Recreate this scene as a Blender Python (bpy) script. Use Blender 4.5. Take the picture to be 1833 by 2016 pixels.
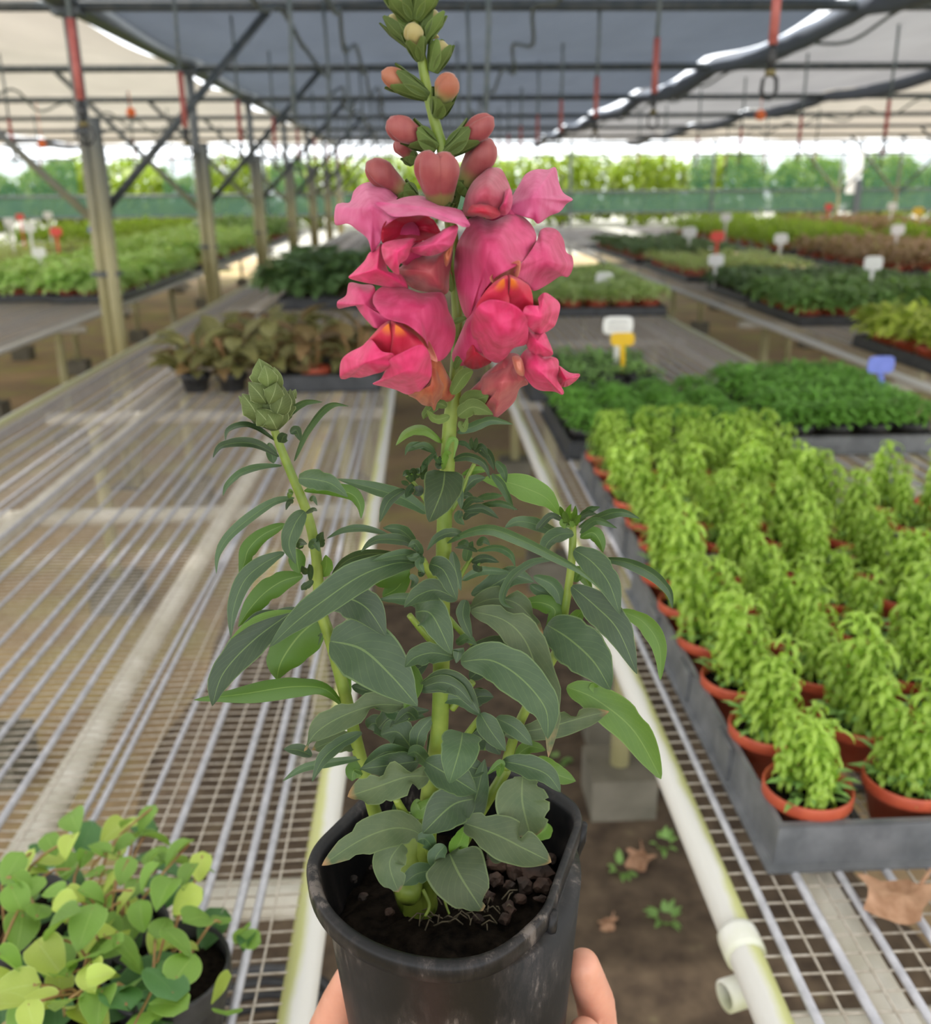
import bpy, bmesh, math, random
from mathutils import Vector, Matrix, noise
PI = math.pi
for o in list(bpy.data.objects): bpy.data.objects.remove(o)
SC = bpy.context.scene
COL = SC.collection
# ---------------------------------------------------------------- camera
FPX, CX, CY = 1850.0, 916.5, 1008.0
PITCH, YAW, ROLL = math.atan((CY-372)/FPX), math.radians(2.36), math.radians(-0.5)
CAMP = Vector((0, 0, 1.48))
CROT = (Matrix.Rotation(-YAW, 3, 'Z') @ Matrix.Rotation(PI/2-PITCH, 3, 'X') @ Matrix.Rotation(ROLL, 3, 'Z'))
cam_d = bpy.data.cameras.new('camera'); cam = bpy.data.objects.new('camera', cam_d); COL.objects.link(cam)
cam.matrix_world = Matrix.Translation(CAMP) @ CROT.to_4x4()
cam_d.sensor_fit = 'HORIZONTAL'; cam_d.sensor_width = 36.0; cam_d.lens = 36.0*FPX/1833.0
cam_d.clip_start = 0.02; cam_d.clip_end = 400
cam_d.dof.use_dof = True; cam_d.dof.focus_distance = 0.375; cam_d.dof.aperture_fstop = 13.0
SC.camera = cam
# ---------------------------------------------------------------- sky, sun, exposure
W = bpy.data.worlds.new('sky'); SC.world = W; W.use_nodes = True
bg = W.node_tree.nodes['Background']; bg.inputs[0].default_value = (0.93, 0.965, 1.0, 1); bg.inputs[1].default_value = 2.6
sun_d = bpy.data.lights.new('sun', 'SUN'); sun_d.energy = 5.0; sun_d.angle = math.radians(3); sun_d.color = (1, 0.95, 0.86)
sun = bpy.data.objects.new('sun', sun_d); COL.objects.link(sun); sun.rotation_euler = (math.radians(-22), math.radians(-24), 0)
SC.view_settings.view_transform = 'Standard'; SC.view_settings.look = 'None'
SC.view_settings.gamma = 1.0; SC.view_settings.use_curve_mapping = False; SC.view_settings.exposure = 0.25
ORD = ['first', 'second', 'third', 'fourth', 'fifth', 'sixth', 'seventh', 'eighth', 'ninth', 'tenth', 'eleventh', 'twelfth']

# ---------------------------------------------------------------- pixel -> point helpers
def ray(px, py): return CROT @ Vector(((px-CX)/FPX, -(py-CY)/FPX, -1.0))
def on_z(px, py, z):
    d = ray(px, py); return CAMP + d*((z-CAMP.z)/d.z)
def on_y(px, py, y):
    d = ray(px, py); return CAMP + d*(y/d.y)
PLANT_Y = 0.356
def F(px, py, off=0.0): return on_y(px, py, PLANT_Y+off)

# ---------------------------------------------------------------- materials
MATS = {}
def new_mat(name):
    m = bpy.data.materials.new(name); m.use_nodes = True
    nt = m.node_tree; b = nt.nodes['Principled BSDF']; MATS[name] = m
    return m, nt, b
def N(nt, t, **kw):
    n = nt.nodes.new(t)
    for k, v in kw.items(): setattr(n, k, v)
    return n
def ramp(nt, stops):
    r = N(nt, 'ShaderNodeValToRGB'); e = r.color_ramp.elements
    while len(e) < len(stops): e.new(0.5)
    for i, (p, c) in enumerate(stops):
        e[i].position = p; e[i].color = (c[0], c[1], c[2], 1)
    return r
def mixc(nt, fac, a, b, mode='MIX'):
    m = N(nt, 'ShaderNodeMix', data_type='RGBA', blend_type=mode)
    for idx, v in ((0, fac), (6, a), (7, b)):
        if hasattr(v, 'is_linked'): nt.links.new(v, m.inputs[idx])
        elif idx == 0: m.inputs[0].default_value = v
        else: m.inputs[idx].default_value = (v[0], v[1], v[2], 1)
    return m.outputs[2]
def math_n(nt, op, a, b=None):
    m = N(nt, 'ShaderNodeMath', operation=op)
    for i, v in enumerate((a, b)):
        if v is None: continue
        if hasattr(v, 'is_linked'): nt.links.new(v, m.inputs[i])
        else: m.inputs[i].default_value = v
    return m.outputs[0]
def noise_n(nt, scale, detail=3, coord='Object', rough=0.55):
    tc = N(nt, 'ShaderNodeTexCoord'); n = N(nt, 'ShaderNodeTexNoise')
    n.inputs['Scale'].default_value = scale; n.inputs['Detail'].default_value = detail; n.inputs['Roughness'].default_value = rough
    nt.links.new(tc.outputs[coord], n.inputs['Vector']); return n.outputs['Fac']
def bump(nt, b, h, s=0.3, d=0.002):
    bn = N(nt, 'ShaderNodeBump'); bn.inputs['Strength'].default_value = s; bn.inputs['Distance'].default_value = d
    nt.links.new(h, bn.inputs['Height']); nt.links.new(bn.outputs[0], b.inputs['Normal'])
def plain(name, c1, c2=None, scale=20, rough=0.5, metal=0, detail=3, bmp=0, spec=0.5, lo=0.35, hi=0.65, extra=None, dist=0.002):
    m, nt, b = new_mat(name)
    if c2 is None: c2 = tuple(x*0.8 for x in c1)
    n = noise_n(nt, scale, detail)
    stops = [(lo, c1), (hi, c2)]
    if extra: stops.append(extra)
    r = ramp(nt, stops); nt.links.new(n, r.inputs[0]); nt.links.new(r.outputs[0], b.inputs['Base Color'])
    b.inputs['Roughness'].default_value = rough; b.inputs['Metallic'].default_value = metal
    b.inputs['Specular IOR Level'].default_value = spec
    if bmp: bump(nt, b, n, bmp, dist)
    return m
def translucent(nt, b, col_socket, amt):
    out = nt.nodes['Material Output']; t = N(nt, 'ShaderNodeBsdfTranslucent'); mx = N(nt, 'ShaderNodeMixShader')
    mx.inputs[0].default_value = amt
    if hasattr(col_socket, 'is_linked'): nt.links.new(col_socket, t.inputs[0])
    else: t.inputs[0].default_value = (*col_socket, 1)
    nt.links.new(b.outputs[0], mx.inputs[1]); nt.links.new(t.outputs[0], mx.inputs[2]); nt.links.new(mx.outputs[0], out.inputs[0])
def leaf_mat(name, top, top2, under, rib, edge=True, trans=0.2, rough=0.5, browntip=False, vary=0.25, ribw=0.018, nscale=60, veinamt=0.08, edgeamt=0.35, ribamt=0.45):
    m, nt, b = new_mat(name)
    uv = N(nt, 'ShaderNodeUVMap'); sx = N(nt, 'ShaderNodeSeparateXYZ'); nt.links.new(uv.outputs[0], sx.inputs[0])
    oi = N(nt, 'ShaderNodeObjectInfo')
    base = mixc(nt, noise_n(nt, nscale, 4), top, top2)
    r = mixc(nt, oi.outputs['Random'], tuple(1-vary for _ in range(3)), tuple(1+vary for _ in range(3)))
    base = mixc(nt, 1.0, base, r, 'MULTIPLY')
    d = math_n(nt, 'ABSOLUTE', math_n(nt, 'SUBTRACT', sx.outputs[0], 0.5))
    mid = math_n(nt, 'LESS_THAN', d, ribw)
    base = mixc(nt, math_n(nt, 'MULTIPLY', mid, ribamt), base, rib)
    # side veins running off the midrib
    vv = math_n(nt, 'SINE', math_n(nt, 'MULTIPLY', math_n(nt, 'SUBTRACT', sx.outputs[1], math_n(nt, 'MULTIPLY', d, 0.7)), 60.0))
    vein = math_n(nt, 'MULTIPLY', math_n(nt, 'GREATER_THAN', vv, 0.93), veinamt)
    base = mixc(nt, vein, base, rib)
    if edge:
        ed = math_n(nt, 'GREATER_THAN', d, 0.468); base = mixc(nt, math_n(nt, 'MULTIPLY', ed, edgeamt), base, rib)
    if browntip:
        tt = math_n(nt, 'ADD', sx.outputs[1], math_n(nt, 'MULTIPLY', noise_n(nt, 90, 3), 0.35))
        mr = N(nt, 'ShaderNodeMapRange'); nt.links.new(tt, mr.inputs[0]); mr.inputs[1].default_value = 1.05; mr.inputs[2].default_value = 1.16
        base = mixc(nt, mr.outputs[0], base, (0.26, 0.15, 0.065))
    geo = N(nt, 'ShaderNodeNewGeometry')
    un = mixc(nt, math_n(nt, 'MULTIPLY', mid, 0.6), under, rib)
    col = mixc(nt, geo.outputs['Backfacing'], base, un)
    nt.links.new(col, b.inputs['Base Color']); b.inputs['Roughness'].default_value = rough
    bump(nt, b, math_n(nt, 'ADD', noise_n(nt, 300, 2), math_n(nt, 'MULTIPLY', vein, -1.5)), 0.25, 0.0006)
    translucent(nt, b, mixc(nt, 1.0, col, (1.3, 1.5, 0.5), 'MULTIPLY'), trans)
    return m
def petal_mat(name, c1, c2, trans=0.3, yellow=None):
    m, nt, b = new_mat(name)
    tc = N(nt, 'ShaderNodeTexCoord'); mp = N(nt, 'ShaderNodeMapping'); mp.inputs['Scale'].default_value = (260, 260, 60)
    nt.links.new(tc.outputs['Object'], mp.inputs[0])
    n1 = N(nt, 'ShaderNodeTexNoise'); nt.links.new(mp.outputs[0], n1.inputs['Vector']); n1.inputs['Scale'].default_value = 1.0; n1.inputs['Detail'].default_value = 4
    f = math_n(nt, 'ADD', math_n(nt, 'MULTIPLY', n1.outputs['Fac'], 0.5), math_n(nt, 'MULTIPLY', noise_n(nt, 45, 2), 0.5))
    r = ramp(nt, [(0.36, c1), (0.62, c2)]); nt.links.new(f, r.inputs[0]); col = r.outputs[0]
    if yellow:   # pigment blotch, strongest at the patch centre (stored in the petal's own V coordinate)
        uv = N(nt, 'ShaderNodeUVMap'); sx = N(nt, 'ShaderNodeSeparateXYZ'); nt.links.new(uv.outputs[0], sx.inputs[0])
        mr = N(nt, 'ShaderNodeMapRange'); mr.interpolation_type = 'SMOOTHSTEP'; nt.links.new(sx.outputs[1], mr.inputs[0])
        mr.inputs[1].default_value = yellow[1]; mr.inputs[2].default_value = yellow[2]; mr.inputs[3].default_value = 1; mr.inputs[4].default_value = 0
        col = mixc(nt, mr.outputs[0], col, yellow[0])
    nt.links.new(col, b.inputs['Base Color']); b.inputs['Roughness'].default_value = 0.55
    b.inputs['Sheen Weight'].default_value = 0.15
    bump(nt, b, n1.outputs['Fac'], 0.25, 0.0008)
    translucent(nt, b, col, trans)
    return m
def cloth_mat(name, c, trans_col, amt, rough=0.9):
    m, nt, b = new_mat(name)
    tc = N(nt, 'ShaderNodeTexCoord'); mp = N(nt, 'ShaderNodeMapping'); mp.inputs['Scale'].default_value = (2.2, 0.7, 1); mp.inputs['Rotation'].default_value = (0, 0, 0.5)
    nt.links.new(tc.outputs['Object'], mp.inputs[0]); n1 = N(nt, 'ShaderNodeTexNoise'); n1.inputs['Scale'].default_value = 1.6; n1.inputs['Detail'].default_value = 5
    nt.links.new(mp.outputs[0], n1.inputs['Vector'])
    col = mixc(nt, n1.outputs['Fac'], tuple(x*0.8 for x in c), tuple(min(1, x*1.2) for x in c))
    nt.links.new(col, b.inputs['Base Color']); b.inputs['Roughness'].default_value = rough
    bump(nt, b, n1.outputs['Fac'], 0.5, 0.1)
    tcl = mixc(nt, n1.outputs['Fac'], tuple(x*0.8 for x in trans_col), tuple(min(1, x*1.2) for x in trans_col))
    translucent(nt, b, tcl, amt)
    return m

leaf_mat('snap_leaf', (0.016, 0.045, 0.014), (0.056, 0.094, 0.040), (0.10, 0.18, 0.03), (0.17, 0.25, 0.075), trans=0.09, rough=0.5, vary=.35, nscale=110)
leaf_mat('snap_leaf_worn', (0.024, 0.055, 0.018), (0.10, 0.125, 0.055), (0.10, 0.17, 0.04), (0.17, 0.23, 0.08), trans=0.10, vary=.3, rough=0.6, browntip=True, nscale=90)
leaf_mat('snap_leaf_bright', (0.060, 0.13, 0.014), (0.11, 0.20, 0.028), (0.06, 0.13, 0.014), (0.19, 0.28, 0.07), trans=0.22, rough=0.5)
plain('snap_stem', (0.10, 0.16, 0.014), (0.19, 0.25, 0.035), 60, 0.5)
leaf_mat('snap_bract', (0.055, 0.08, 0.016), (0.12, 0.16, 0.045), (0.10, 0.14, 0.04), (0.28, 0.33, 0.16), trans=0.1, rough=.8, vary=.25, nscale=200, edgeamt=.7)
leaf_mat('snap_calyx', (0.05, 0.085, 0.012), (0.10, 0.15, 0.03), (0.09, 0.14, 0.03), (0.20, 0.26, 0.09), trans=0.1, rough=.75, vary=.25, nscale=160)
petal_mat('petal_hot', (0.56, 0.010, 0.09), (0.80, 0.055, 0.22))
petal_mat('petal_light', (0.56, 0.06, 0.20), (0.68, 0.15, 0.32))
petal_mat('petal_mid', (0.50, 0.020, 0.11), (0.68, 0.075, 0.22))
petal_mat('petal_deep', (0.40, 0.003, 0.02), (0.52, 0.01, 0.05))
petal_mat('petal_tube', (0.42, 0.05, 0.08), (0.54, 0.14, 0.14))
petal_mat('petal_rust', (0.34, 0.03, 0.022), (0.52, 0.17, 0.07))
petal_mat('petal_palate', (0.54, 0.012, 0.045), (0.68, 0.035, 0.10), yellow=((0.72, 0.17, 0.01), 0.10, 0.42))
petal_mat('petal_bud', (0.30, 0.018, 0.05), (0.44, 0.07, 0.12), trans=.15)
petal_mat('petal_cream', (0.60, 0.18, 0.10), (0.66, 0.26, 0.20))
petal_mat('bud_pink', (0.21, 0.030, 0.036), (0.30, 0.075, 0.068), trans=.1, yellow=((0.22, 0.22, 0.06), .18, .5))
petal_mat('bud_salmon', (0.28, 0.08, 0.04), (0.34, 0.125, 0.065), trans=.1, yellow=((0.22, 0.24, 0.07), .4, .8))
petal_mat('bud_green', (0.26, 0.22, 0.07), (0.34, 0.28, 0.11), trans=.1)
petal_mat('bud_front', (0.22, 0.030, 0.036), (0.31, 0.078, 0.072), trans=.1, yellow=((0.21, 0.19, 0.05), .28, .42))
# moulded black pot, scuffed and dusty
m, nt, b = new_mat('pot_black')
tc = N(nt, 'ShaderNodeTexCoord'); mp = N(nt, 'ShaderNodeMapping'); mp.inputs['Scale'].default_value = (150, 150, 45); nt.links.new(tc.outputs['Object'], mp.inputs[0])
nn = N(nt, 'ShaderNodeTexNoise'); nn.inputs['Scale'].default_value = 1.0; nn.inputs['Detail'].default_value = 7; nn.inputs['Roughness'].default_value = .75; nt.links.new(mp.outputs[0], nn.inputs['Vector'])
n1 = nn.outputs['Fac']; n2 = noise_n(nt, 26, 3)
f = math_n(nt, 'MULTIPLY', n1, n2); r = ramp(nt, [(0.22, (0.0055, 0.0055, 0.0065)), (0.30, (0.020, 0.017, 0.017)), (0.37, (0.12, 0.10, 0.09))])
nt.links.new(f, r.inputs[0]); nt.links.new(r.outputs[0], b.inputs['Base Color']); b.inputs['Roughness'].default_value = 0.42; b.inputs['Specular IOR Level'].default_value = .28
bump(nt, b, n1, 0.15, 0.0006)
plain('soil_dark', (0.002, 0.0015, 0.001), (0.014, 0.010, 0.007), 180, 1.0, bmp=1.0, detail=6, spec=.08)
plain('bark_chip', (0.012, 0.008, 0.007), (0.06, 0.03, 0.02), 70, 0.85, bmp=0.6, detail=5)
plain('pvc_pipe', (0.72, 0.72, 0.68), (0.52, 0.55, 0.30), 7, 0.4, detail=5, lo=0.42, hi=0.68)
plain('pvc_algae', (0.62, 0.62, 0.52), (0.50, 0.54, 0.16), 6, 0.5, detail=5, lo=0.3, hi=0.6)
plain('support_pipe', (0.66, 0.63, 0.57), (0.52, 0.49, 0.41), 15, 0.55, detail=5)
plain('galvanised', (0.50, 0.50, 0.545), (0.37, 0.37, 0.41), 60, 0.42, 0.2, detail=4)
plain('wire', (0.58, 0.53, 0.47), (0.40, 0.35, 0.29), 120, 0.5, 0.1)
# posts: dark grey above, mottled tan lower down, blended by height
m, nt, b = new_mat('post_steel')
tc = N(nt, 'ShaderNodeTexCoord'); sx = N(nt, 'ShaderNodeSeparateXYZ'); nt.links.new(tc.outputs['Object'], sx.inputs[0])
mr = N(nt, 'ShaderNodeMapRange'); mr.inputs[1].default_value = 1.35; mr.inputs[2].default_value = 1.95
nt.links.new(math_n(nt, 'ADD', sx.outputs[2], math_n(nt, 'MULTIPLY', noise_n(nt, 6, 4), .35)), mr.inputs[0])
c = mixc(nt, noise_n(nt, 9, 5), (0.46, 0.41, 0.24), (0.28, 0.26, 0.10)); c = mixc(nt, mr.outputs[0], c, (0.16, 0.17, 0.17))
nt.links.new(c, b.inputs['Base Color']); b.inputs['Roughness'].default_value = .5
def rail_mat(name, sgn):     # white pipe with algae on the side that stays wet under the mesh
    m, nt, b = new_mat(name); g = N(nt, 'ShaderNodeNewGeometry'); sx = N(nt, 'ShaderNodeSeparateXYZ'); nt.links.new(g.outputs['Normal'], sx.inputs[0])
    f = math_n(nt, 'ADD', math_n(nt, 'MULTIPLY', sx.outputs[0], sgn), math_n(nt, 'MULTIPLY', noise_n(nt, 9, 5), 1.3))
    mr = N(nt, 'ShaderNodeMapRange'); nt.links.new(f, mr.inputs[0]); mr.inputs[1].default_value = .55; mr.inputs[2].default_value = 1.0
    c = mixc(nt, mr.outputs[0], (0.56, 0.55, 0.52), (0.46, 0.47, 0.20)); nt.links.new(c, b.inputs['Base Color']); b.inputs['Roughness'].default_value = .42
rail_mat('rail_left', -1.0); rail_mat('rail_right', 1.0)
plain('steel_dark', (0.06, 0.075, 0.085), (0.10, 0.11, 0.115), 20, 0.5, 0.3)
plain('tube_grey', (0.10, 0.13, 0.14), (0.16, 0.18, 0.18), 30, 0.6)
plain('red_tube', (0.34, 0.075, 0.065), (0.45, 0.13, 0.11), 30, 0.55)
plain('black_plastic', (0.015, 0.015, 0.017), (0.035, 0.035, 0.037), 40, 0.5)
plain('orange_plastic', (0.85, 0.14, 0.03), (0.8, 0.2, 0.05), 30, 0.5)
plain('brass_dark', (0.20, 0.16, 0.06), (0.12, 0.10, 0.05), 30, 0.5, 0.4)
plain('tray_grey', (0.085, 0.09, 0.098), (0.15, 0.155, 0.165), 26, 0.5, detail=6, bmp=0.15)
plain('tray_black', (0.022, 0.024, 0.028), (0.05, 0.052, 0.058), 26, 0.5, detail=5)
plain('terracotta', (0.46, 0.085, 0.035), (0.38, 0.06, 0.028), 40, 0.45)
plain('concrete', (0.19, 0.17, 0.13), (0.12, 0.11, 0.08), 9, 0.9, detail=6, bmp=0.5)
plain('dried_leaf', (0.30, 0.155, 0.085), (0.46, 0.27, 0.17), 60, 0.8, bmp=0.4)
plain('label_white', (0.86, 0.85, 0.82), (0.78, 0.77, 0.74), 40, 0.4)
plain('label_yellow', (0.86, 0.55, 0.02), (0.80, 0.48, 0.02), 40, 0.4)
plain('label_blue', (0.17, 0.22, 0.68), (0.14, 0.19, 0.60), 40, 0.4)
plain('label_red', (0.85, 0.07, 0.04), (0.75, 0.06, 0.04), 40, 0.4)
plain('ink_grey', (0.25, 0.25, 0.26), (0.3, 0.3, 0.3), 40, 0.8)
leaf_mat('lime_leaf', (0.22, 0.38, 0.035), (0.42, 0.56, 0.10), (0.40, 0.55, 0.10), (0.5, 0.64, 0.18), edge=False, trans=0.3, vary=0.12)
leaf_mat('green_leaf', (0.14, 0.30, 0.06), (0.30, 0.48, 0.15), (0.28, 0.42, 0.14), (0.46, 0.58, 0.28), edge=False, trans=0.2, vary=0.15)
leaf_mat('parsley_leaf', (0.10, 0.28, 0.035), (0.22, 0.44, 0.07), (0.18, 0.36, 0.08), (0.26, 0.46, 0.12), edge=False, trans=0.25, vary=0.15)
leaf_mat('dark_leaf', (0.09, 0.19, 0.06), (0.22, 0.35, 0.13), (0.24, 0.36, 0.14), (0.32, 0.44, 0.2), edge=False, trans=0.12, vary=0.15)
leaf_mat('variegated_leaf', (0.36, 0.60, 0.13), (0.52, 0.72, 0.27), (0.55, 0.68, 0.34), (0.95, 0.95, 0.75), edge=True, trans=0.3, vary=0.15, ribw=0.1)
leaf_mat('pale_leaf', (0.44, 0.58, 0.18), (0.68, 0.78, 0.40), (0.62, 0.7, 0.34), (0.85, 0.88, 0.6), edge=True, trans=0.25, vary=0.15)
leaf_mat('yellow_leaf', (0.46, 0.56, 0.06), (0.66, 0.70, 0.14), (0.5, 0.58, 0.16), (0.2, 0.40, 0.06), edge=False, trans=0.25, vary=0.15, ribw=0.09)
leaf_mat('red_leaf', (0.30, 0.17, 0.11), (0.58, 0.40, 0.27), (0.56, 0.46, 0.30), (0.55, 0.56, 0.28), edge=False, trans=0.15, vary=0.2)
leaf_mat('olive_leaf', (0.12, 0.11, 0.03), (0.25, 0.235, 0.085), (0.46, 0.44, 0.22), (0.50, 0.48, 0.24), edge=True, trans=0.12, vary=0.3)
leaf_mat('brown_leaf', (0.14, 0.075, 0.035), (0.23, 0.15, 0.06), (0.32, 0.24, 0.12), (0.4, 0.34, 0.16), edge=True, trans=0.1, vary=0.3)
leaf_mat('heart_leaf', (0.13, 0.26, 0.035), (0.21, 0.36, 0.065), (0.22, 0.34, 0.08), (0.34, 0.48, 0.14), edge=True, trans=0.25, vary=0.18, ribw=0.012)
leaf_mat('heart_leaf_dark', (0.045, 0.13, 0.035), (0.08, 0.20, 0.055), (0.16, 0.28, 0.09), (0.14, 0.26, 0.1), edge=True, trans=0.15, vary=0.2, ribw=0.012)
leaf_mat('heart_leaf_yellow', (0.34, 0.46, 0.07), (0.47, 0.55, 0.13), (0.4, 0.48, 0.14), (0.5, 0.6, 0.25), edge=True, trans=0.25, vary=0.15, ribw=0.012)
plain('vine_stem', (0.26, 0.12, 0.05), (0.34, 0.22, 0.08), 60, 0.6)
leaf_mat('tree_leaf', (0.12, 0.18, 0.010), (0.34, 0.40, 0.022), (0.28, 0.36, 0.03), (0.3, 0.38, 0.04), edge=False, trans=0.3, vary=0.15)
plain('bark', (0.10, 0.08, 0.05), (0.18, 0.15, 0.1), 12, 0.9)
# skin
m, nt, b = new_mat('skin')
r = ramp(nt, [(0.35, (0.56, 0.25, 0.17)), (0.65, (0.66, 0.33, 0.235))]); nt.links.new(noise_n(nt, 38, 4), r.inputs[0])
nt.links.new(r.outputs[0], b.inputs['Base Color']); b.inputs['Roughness'].default_value = 0.5
b.inputs['Subsurface Weight'].default_value = 0.25; b.inputs['Subsurface Radius'].default_value = (0.006, 0.0025, 0.0015); b.inputs['Subsurface Scale'].default_value = 1.0
bump(nt, b, noise_n(nt, 900, 3), 0.15, 0.0005)
# trodden earth with moss, and the paler concrete strip
m, nt, b = new_mat('earth')
n1 = noise_n(nt, 2.2, 6); n2 = noise_n(nt, 26, 6)
c = mixc(nt, n2, (0.20, 0.135, 0.07), (0.42, 0.30, 0.17))
r = ramp(nt, [(0.46, (0, 0, 0)), (0.66, (1, 1, 1))]); nt.links.new(n1, r.inputs[0])
c = mixc(nt, math_n(nt, 'MULTIPLY', r.outputs[0], 0.65), c, (0.36, 0.35, 0.09))
r2 = ramp(nt, [(0.5, (0, 0, 0)), (0.7, (1, 1, 1))]); nt.links.new(noise_n(nt, 0.9, 3), r2.inputs[0])
c = mixc(nt, math_n(nt, 'MULTIPLY', r2.outputs[0], 0.5), c, (0.62, 0.42, 0.20))
nt.links.new(c, b.inputs['Base Color']); b.inputs['Roughness'].default_value = 0.9; bump(nt, b, n2, 0.6, 0.01)
plain('earth_brown', (0.055, 0.036, 0.022), (0.125, 0.088, 0.055), 14, 0.95, detail=8, bmp=.6, extra=(.78, (0.20, 0.17, 0.09)), dist=.01)
plain('yard', (0.36, 0.34, 0.29), (0.28, 0.27, 0.23), 1.5, 0.9, detail=5)
cloth_mat('curtain_dark', (0.15, 0.165, 0.19), (0.11, 0.13, 0.165), 0.28)
cloth_mat('curtain_beige', (0.50, 0.47, 0.42), (0.50, 0.45, 0.385), 0.30)
cloth_mat('curtain_grey', (0.34, 0.335, 0.33), (0.28, 0.275, 0.28), 0.34)
cloth_mat('film_added_toplight', (0.5, 0.5, 0.48), (0.80, 0.80, 0.78), 0.36)
cloth_mat('curtain_fold', (0.14, 0.16, 0.20), (0.14, 0.16, 0.2), 0.1)
def net_mat(name, col, alpha):
    m, nt, b = new_mat(name)
    b.inputs['Base Color'].default_value = (*col, 1); b.inputs['Roughness'].default_value = 0.8
    out = nt.nodes['Material Output']; t = N(nt, 'ShaderNodeBsdfTransparent'); mx = N(nt, 'ShaderNodeMixShader')
    tl = N(nt, 'ShaderNodeBsdfTranslucent'); tl.inputs[0].default_value = (*col, 1); m2 = N(nt, 'ShaderNodeMixShader'); m2.inputs[0].default_value = 0.5
    nt.links.new(b.outputs[0], m2.inputs[1]); nt.links.new(tl.outputs[0], m2.inputs[2])
    f = math_n(nt, 'ADD', math_n(nt, 'MULTIPLY', noise_n(nt, 1.2, 3), 0.3), alpha-0.15)
    nt.links.new(f, mx.inputs[0])
    nt.links.new(t.outputs[0], mx.inputs[1]); nt.links.new(m2.outputs[0], mx.inputs[2]); nt.links.new(mx.outputs[0], out.inputs[0])
net_mat('net_green', (0.015, 0.085, 0.06), 0.55)
net_mat('net_dark', (0.05, 0.11, 0.08), 0.8)

# ---------------------------------------------------------------- mesh helpers
ORIG = {}
class MB:
    def __init__(s): s.v = []; s.f = []; s.uv = []
    def add(s, vs, fs, uvs=None):
        o = len(s.v); s.v += [Vector(q) for q in vs]; s.uv += (uvs or [(0, 0)]*len(vs)); s.f += [tuple(i+o for i in q) for q in fs]
    def mesh(s, name, mat, origin=Vector(), smooth=True):
        me = bpy.data.meshes.new(name); me.from_pydata([tuple(q-origin) for q in s.v], [], s.f)
        ul = me.uv_layers.new(name='UVMap')
        li = [0]*len(me.loops); me.loops.foreach_get('vertex_index', li)
        ul.data.foreach_set('uv', [c for i in li for c in s.uv[i]])
        me.polygons.foreach_set('use_smooth', [smooth]*len(me.polygons))
        me.materials.append(MATS[mat]); me.update(); return me
def catmull(pts, n, closed=False):
    P = [tuple(p) for p in pts]; m = len(P); out = []
    segs = m if closed else m-1
    for k in range(n):
        u = k/(n if closed else n-1)*segs; i = min(int(u), segs-1); t = u-i
        g = lambda j: P[j % m] if closed else P[max(0, min(m-1, j))]
        p0, p1, p2, p3 = g(i-1), g(i), g(i+1), g(i+2)
        out.append(tuple(0.5*(2*b+(c-a)*t+(2*a-5*b+4*c-d)*t*t+(3*b-a-3*c+d)*t**3) for a, b, c, d in zip(p0, p1, p2, p3)))
    return out
def tube(mb, pts, r, seg=8, cap=True):
    pts = [Vector(p) for p in pts]; n = len(pts); rs = r if isinstance(r, (list, tuple)) else [r]*n
    T = [(pts[min(i+1, n-1)]-pts[max(i-1, 0)]).normalized() for i in range(n)]
    a = T[0].orthogonal().normalized(); vs = []; uvs = []
    for i in range(n):
        a = (a-T[i]*a.dot(T[i])).normalized(); b = T[i].cross(a)
        for k in range(seg):
            an = 2*PI*k/seg; vs.append(pts[i]+(a*math.cos(an)+b*math.sin(an))*rs[i]); uvs.append((0.3, i/(n-1)))
    fs = [(i*seg+k, i*seg+(k+1) % seg, (i+1)*seg+(k+1) % seg, (i+1)*seg+k) for i in range(n-1) for k in range(seg)]
    if cap: fs += [tuple(range(seg))[::-1], tuple((n-1)*seg+k for k in range(seg))]
    mb.add(vs, fs, uvs)
def box(mb, c, s, rot=None):
    vs = [Vector((x*s[0]/2, y*s[1]/2, z*s[2]/2)) for x in (-1, 1) for y in (-1, 1) for z in (-1, 1)]
    if rot: vs = [rot @ v for v in vs]
    c = Vector(c); mb.add([c+v for v in vs], [(0, 1, 3, 2), (4, 6, 7, 5), (0, 4, 5, 1), (2, 3, 7, 6), (0, 2, 6, 4), (1, 5, 7, 3)])
def lathe(mb, prof, c=(0, 0, 0), seg=24, rad=None, axis=None):
    """prof: list of (r, z); rad(angle) scales the radius"""
    c = Vector(c); vs = []; n = len(prof)
    if axis is not None:
        q = Vector((0, 0, 1)).rotation_difference(Vector(axis).normalized())
    for (r, z) in prof:
        for k in range(seg):
            an = 2*PI*k/seg; rr = r*(rad(an) if rad else 1); p = Vector((rr*math.cos(an), rr*math.sin(an), z))
            vs.append(c+(q @ p if axis is not None else p))
    fs = [(i*seg+k, i*seg+(k+1) % seg, (i+1)*seg+(k+1) % seg, (i+1)*seg+k) for i in range(n-1) for k in range(seg)]
    mb.add(vs, fs)
def thing(name, label, cat, loc=(0, 0, 0), group=None):
    o = bpy.data.objects.new(name, None); COL.objects.link(o); o.location = loc; o.empty_display_size = 0.02
    o['label'] = label; o['category'] = cat
    if group: o['group'] = group
    ORIG[o.name] = Vector(loc); return o
def part(name, mb, mat, parent, smooth=True, kind=None):
    og = ORIG[parent.name]; o = bpy.data.objects.new(name, mb.mesh(name, mat, og, smooth)); COL.objects.link(o)
    o.parent = parent; ORIG[o.name] = og
    if kind: o['kind'] = kind
    return o
def single(name, mb, mat, label, cat, group=None, loc=None, smooth=True):
    loc = Vector(loc) if loc is not None else sum(mb.v, Vector())/len(mb.v)
    o = bpy.data.objects.new(name, mb.mesh(name, mat, loc, smooth)); COL.objects.link(o); o.location = loc
    o['label'] = label; o['category'] = cat; ORIG[o.name] = loc
    if group: o['group'] = group
    return o
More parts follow.
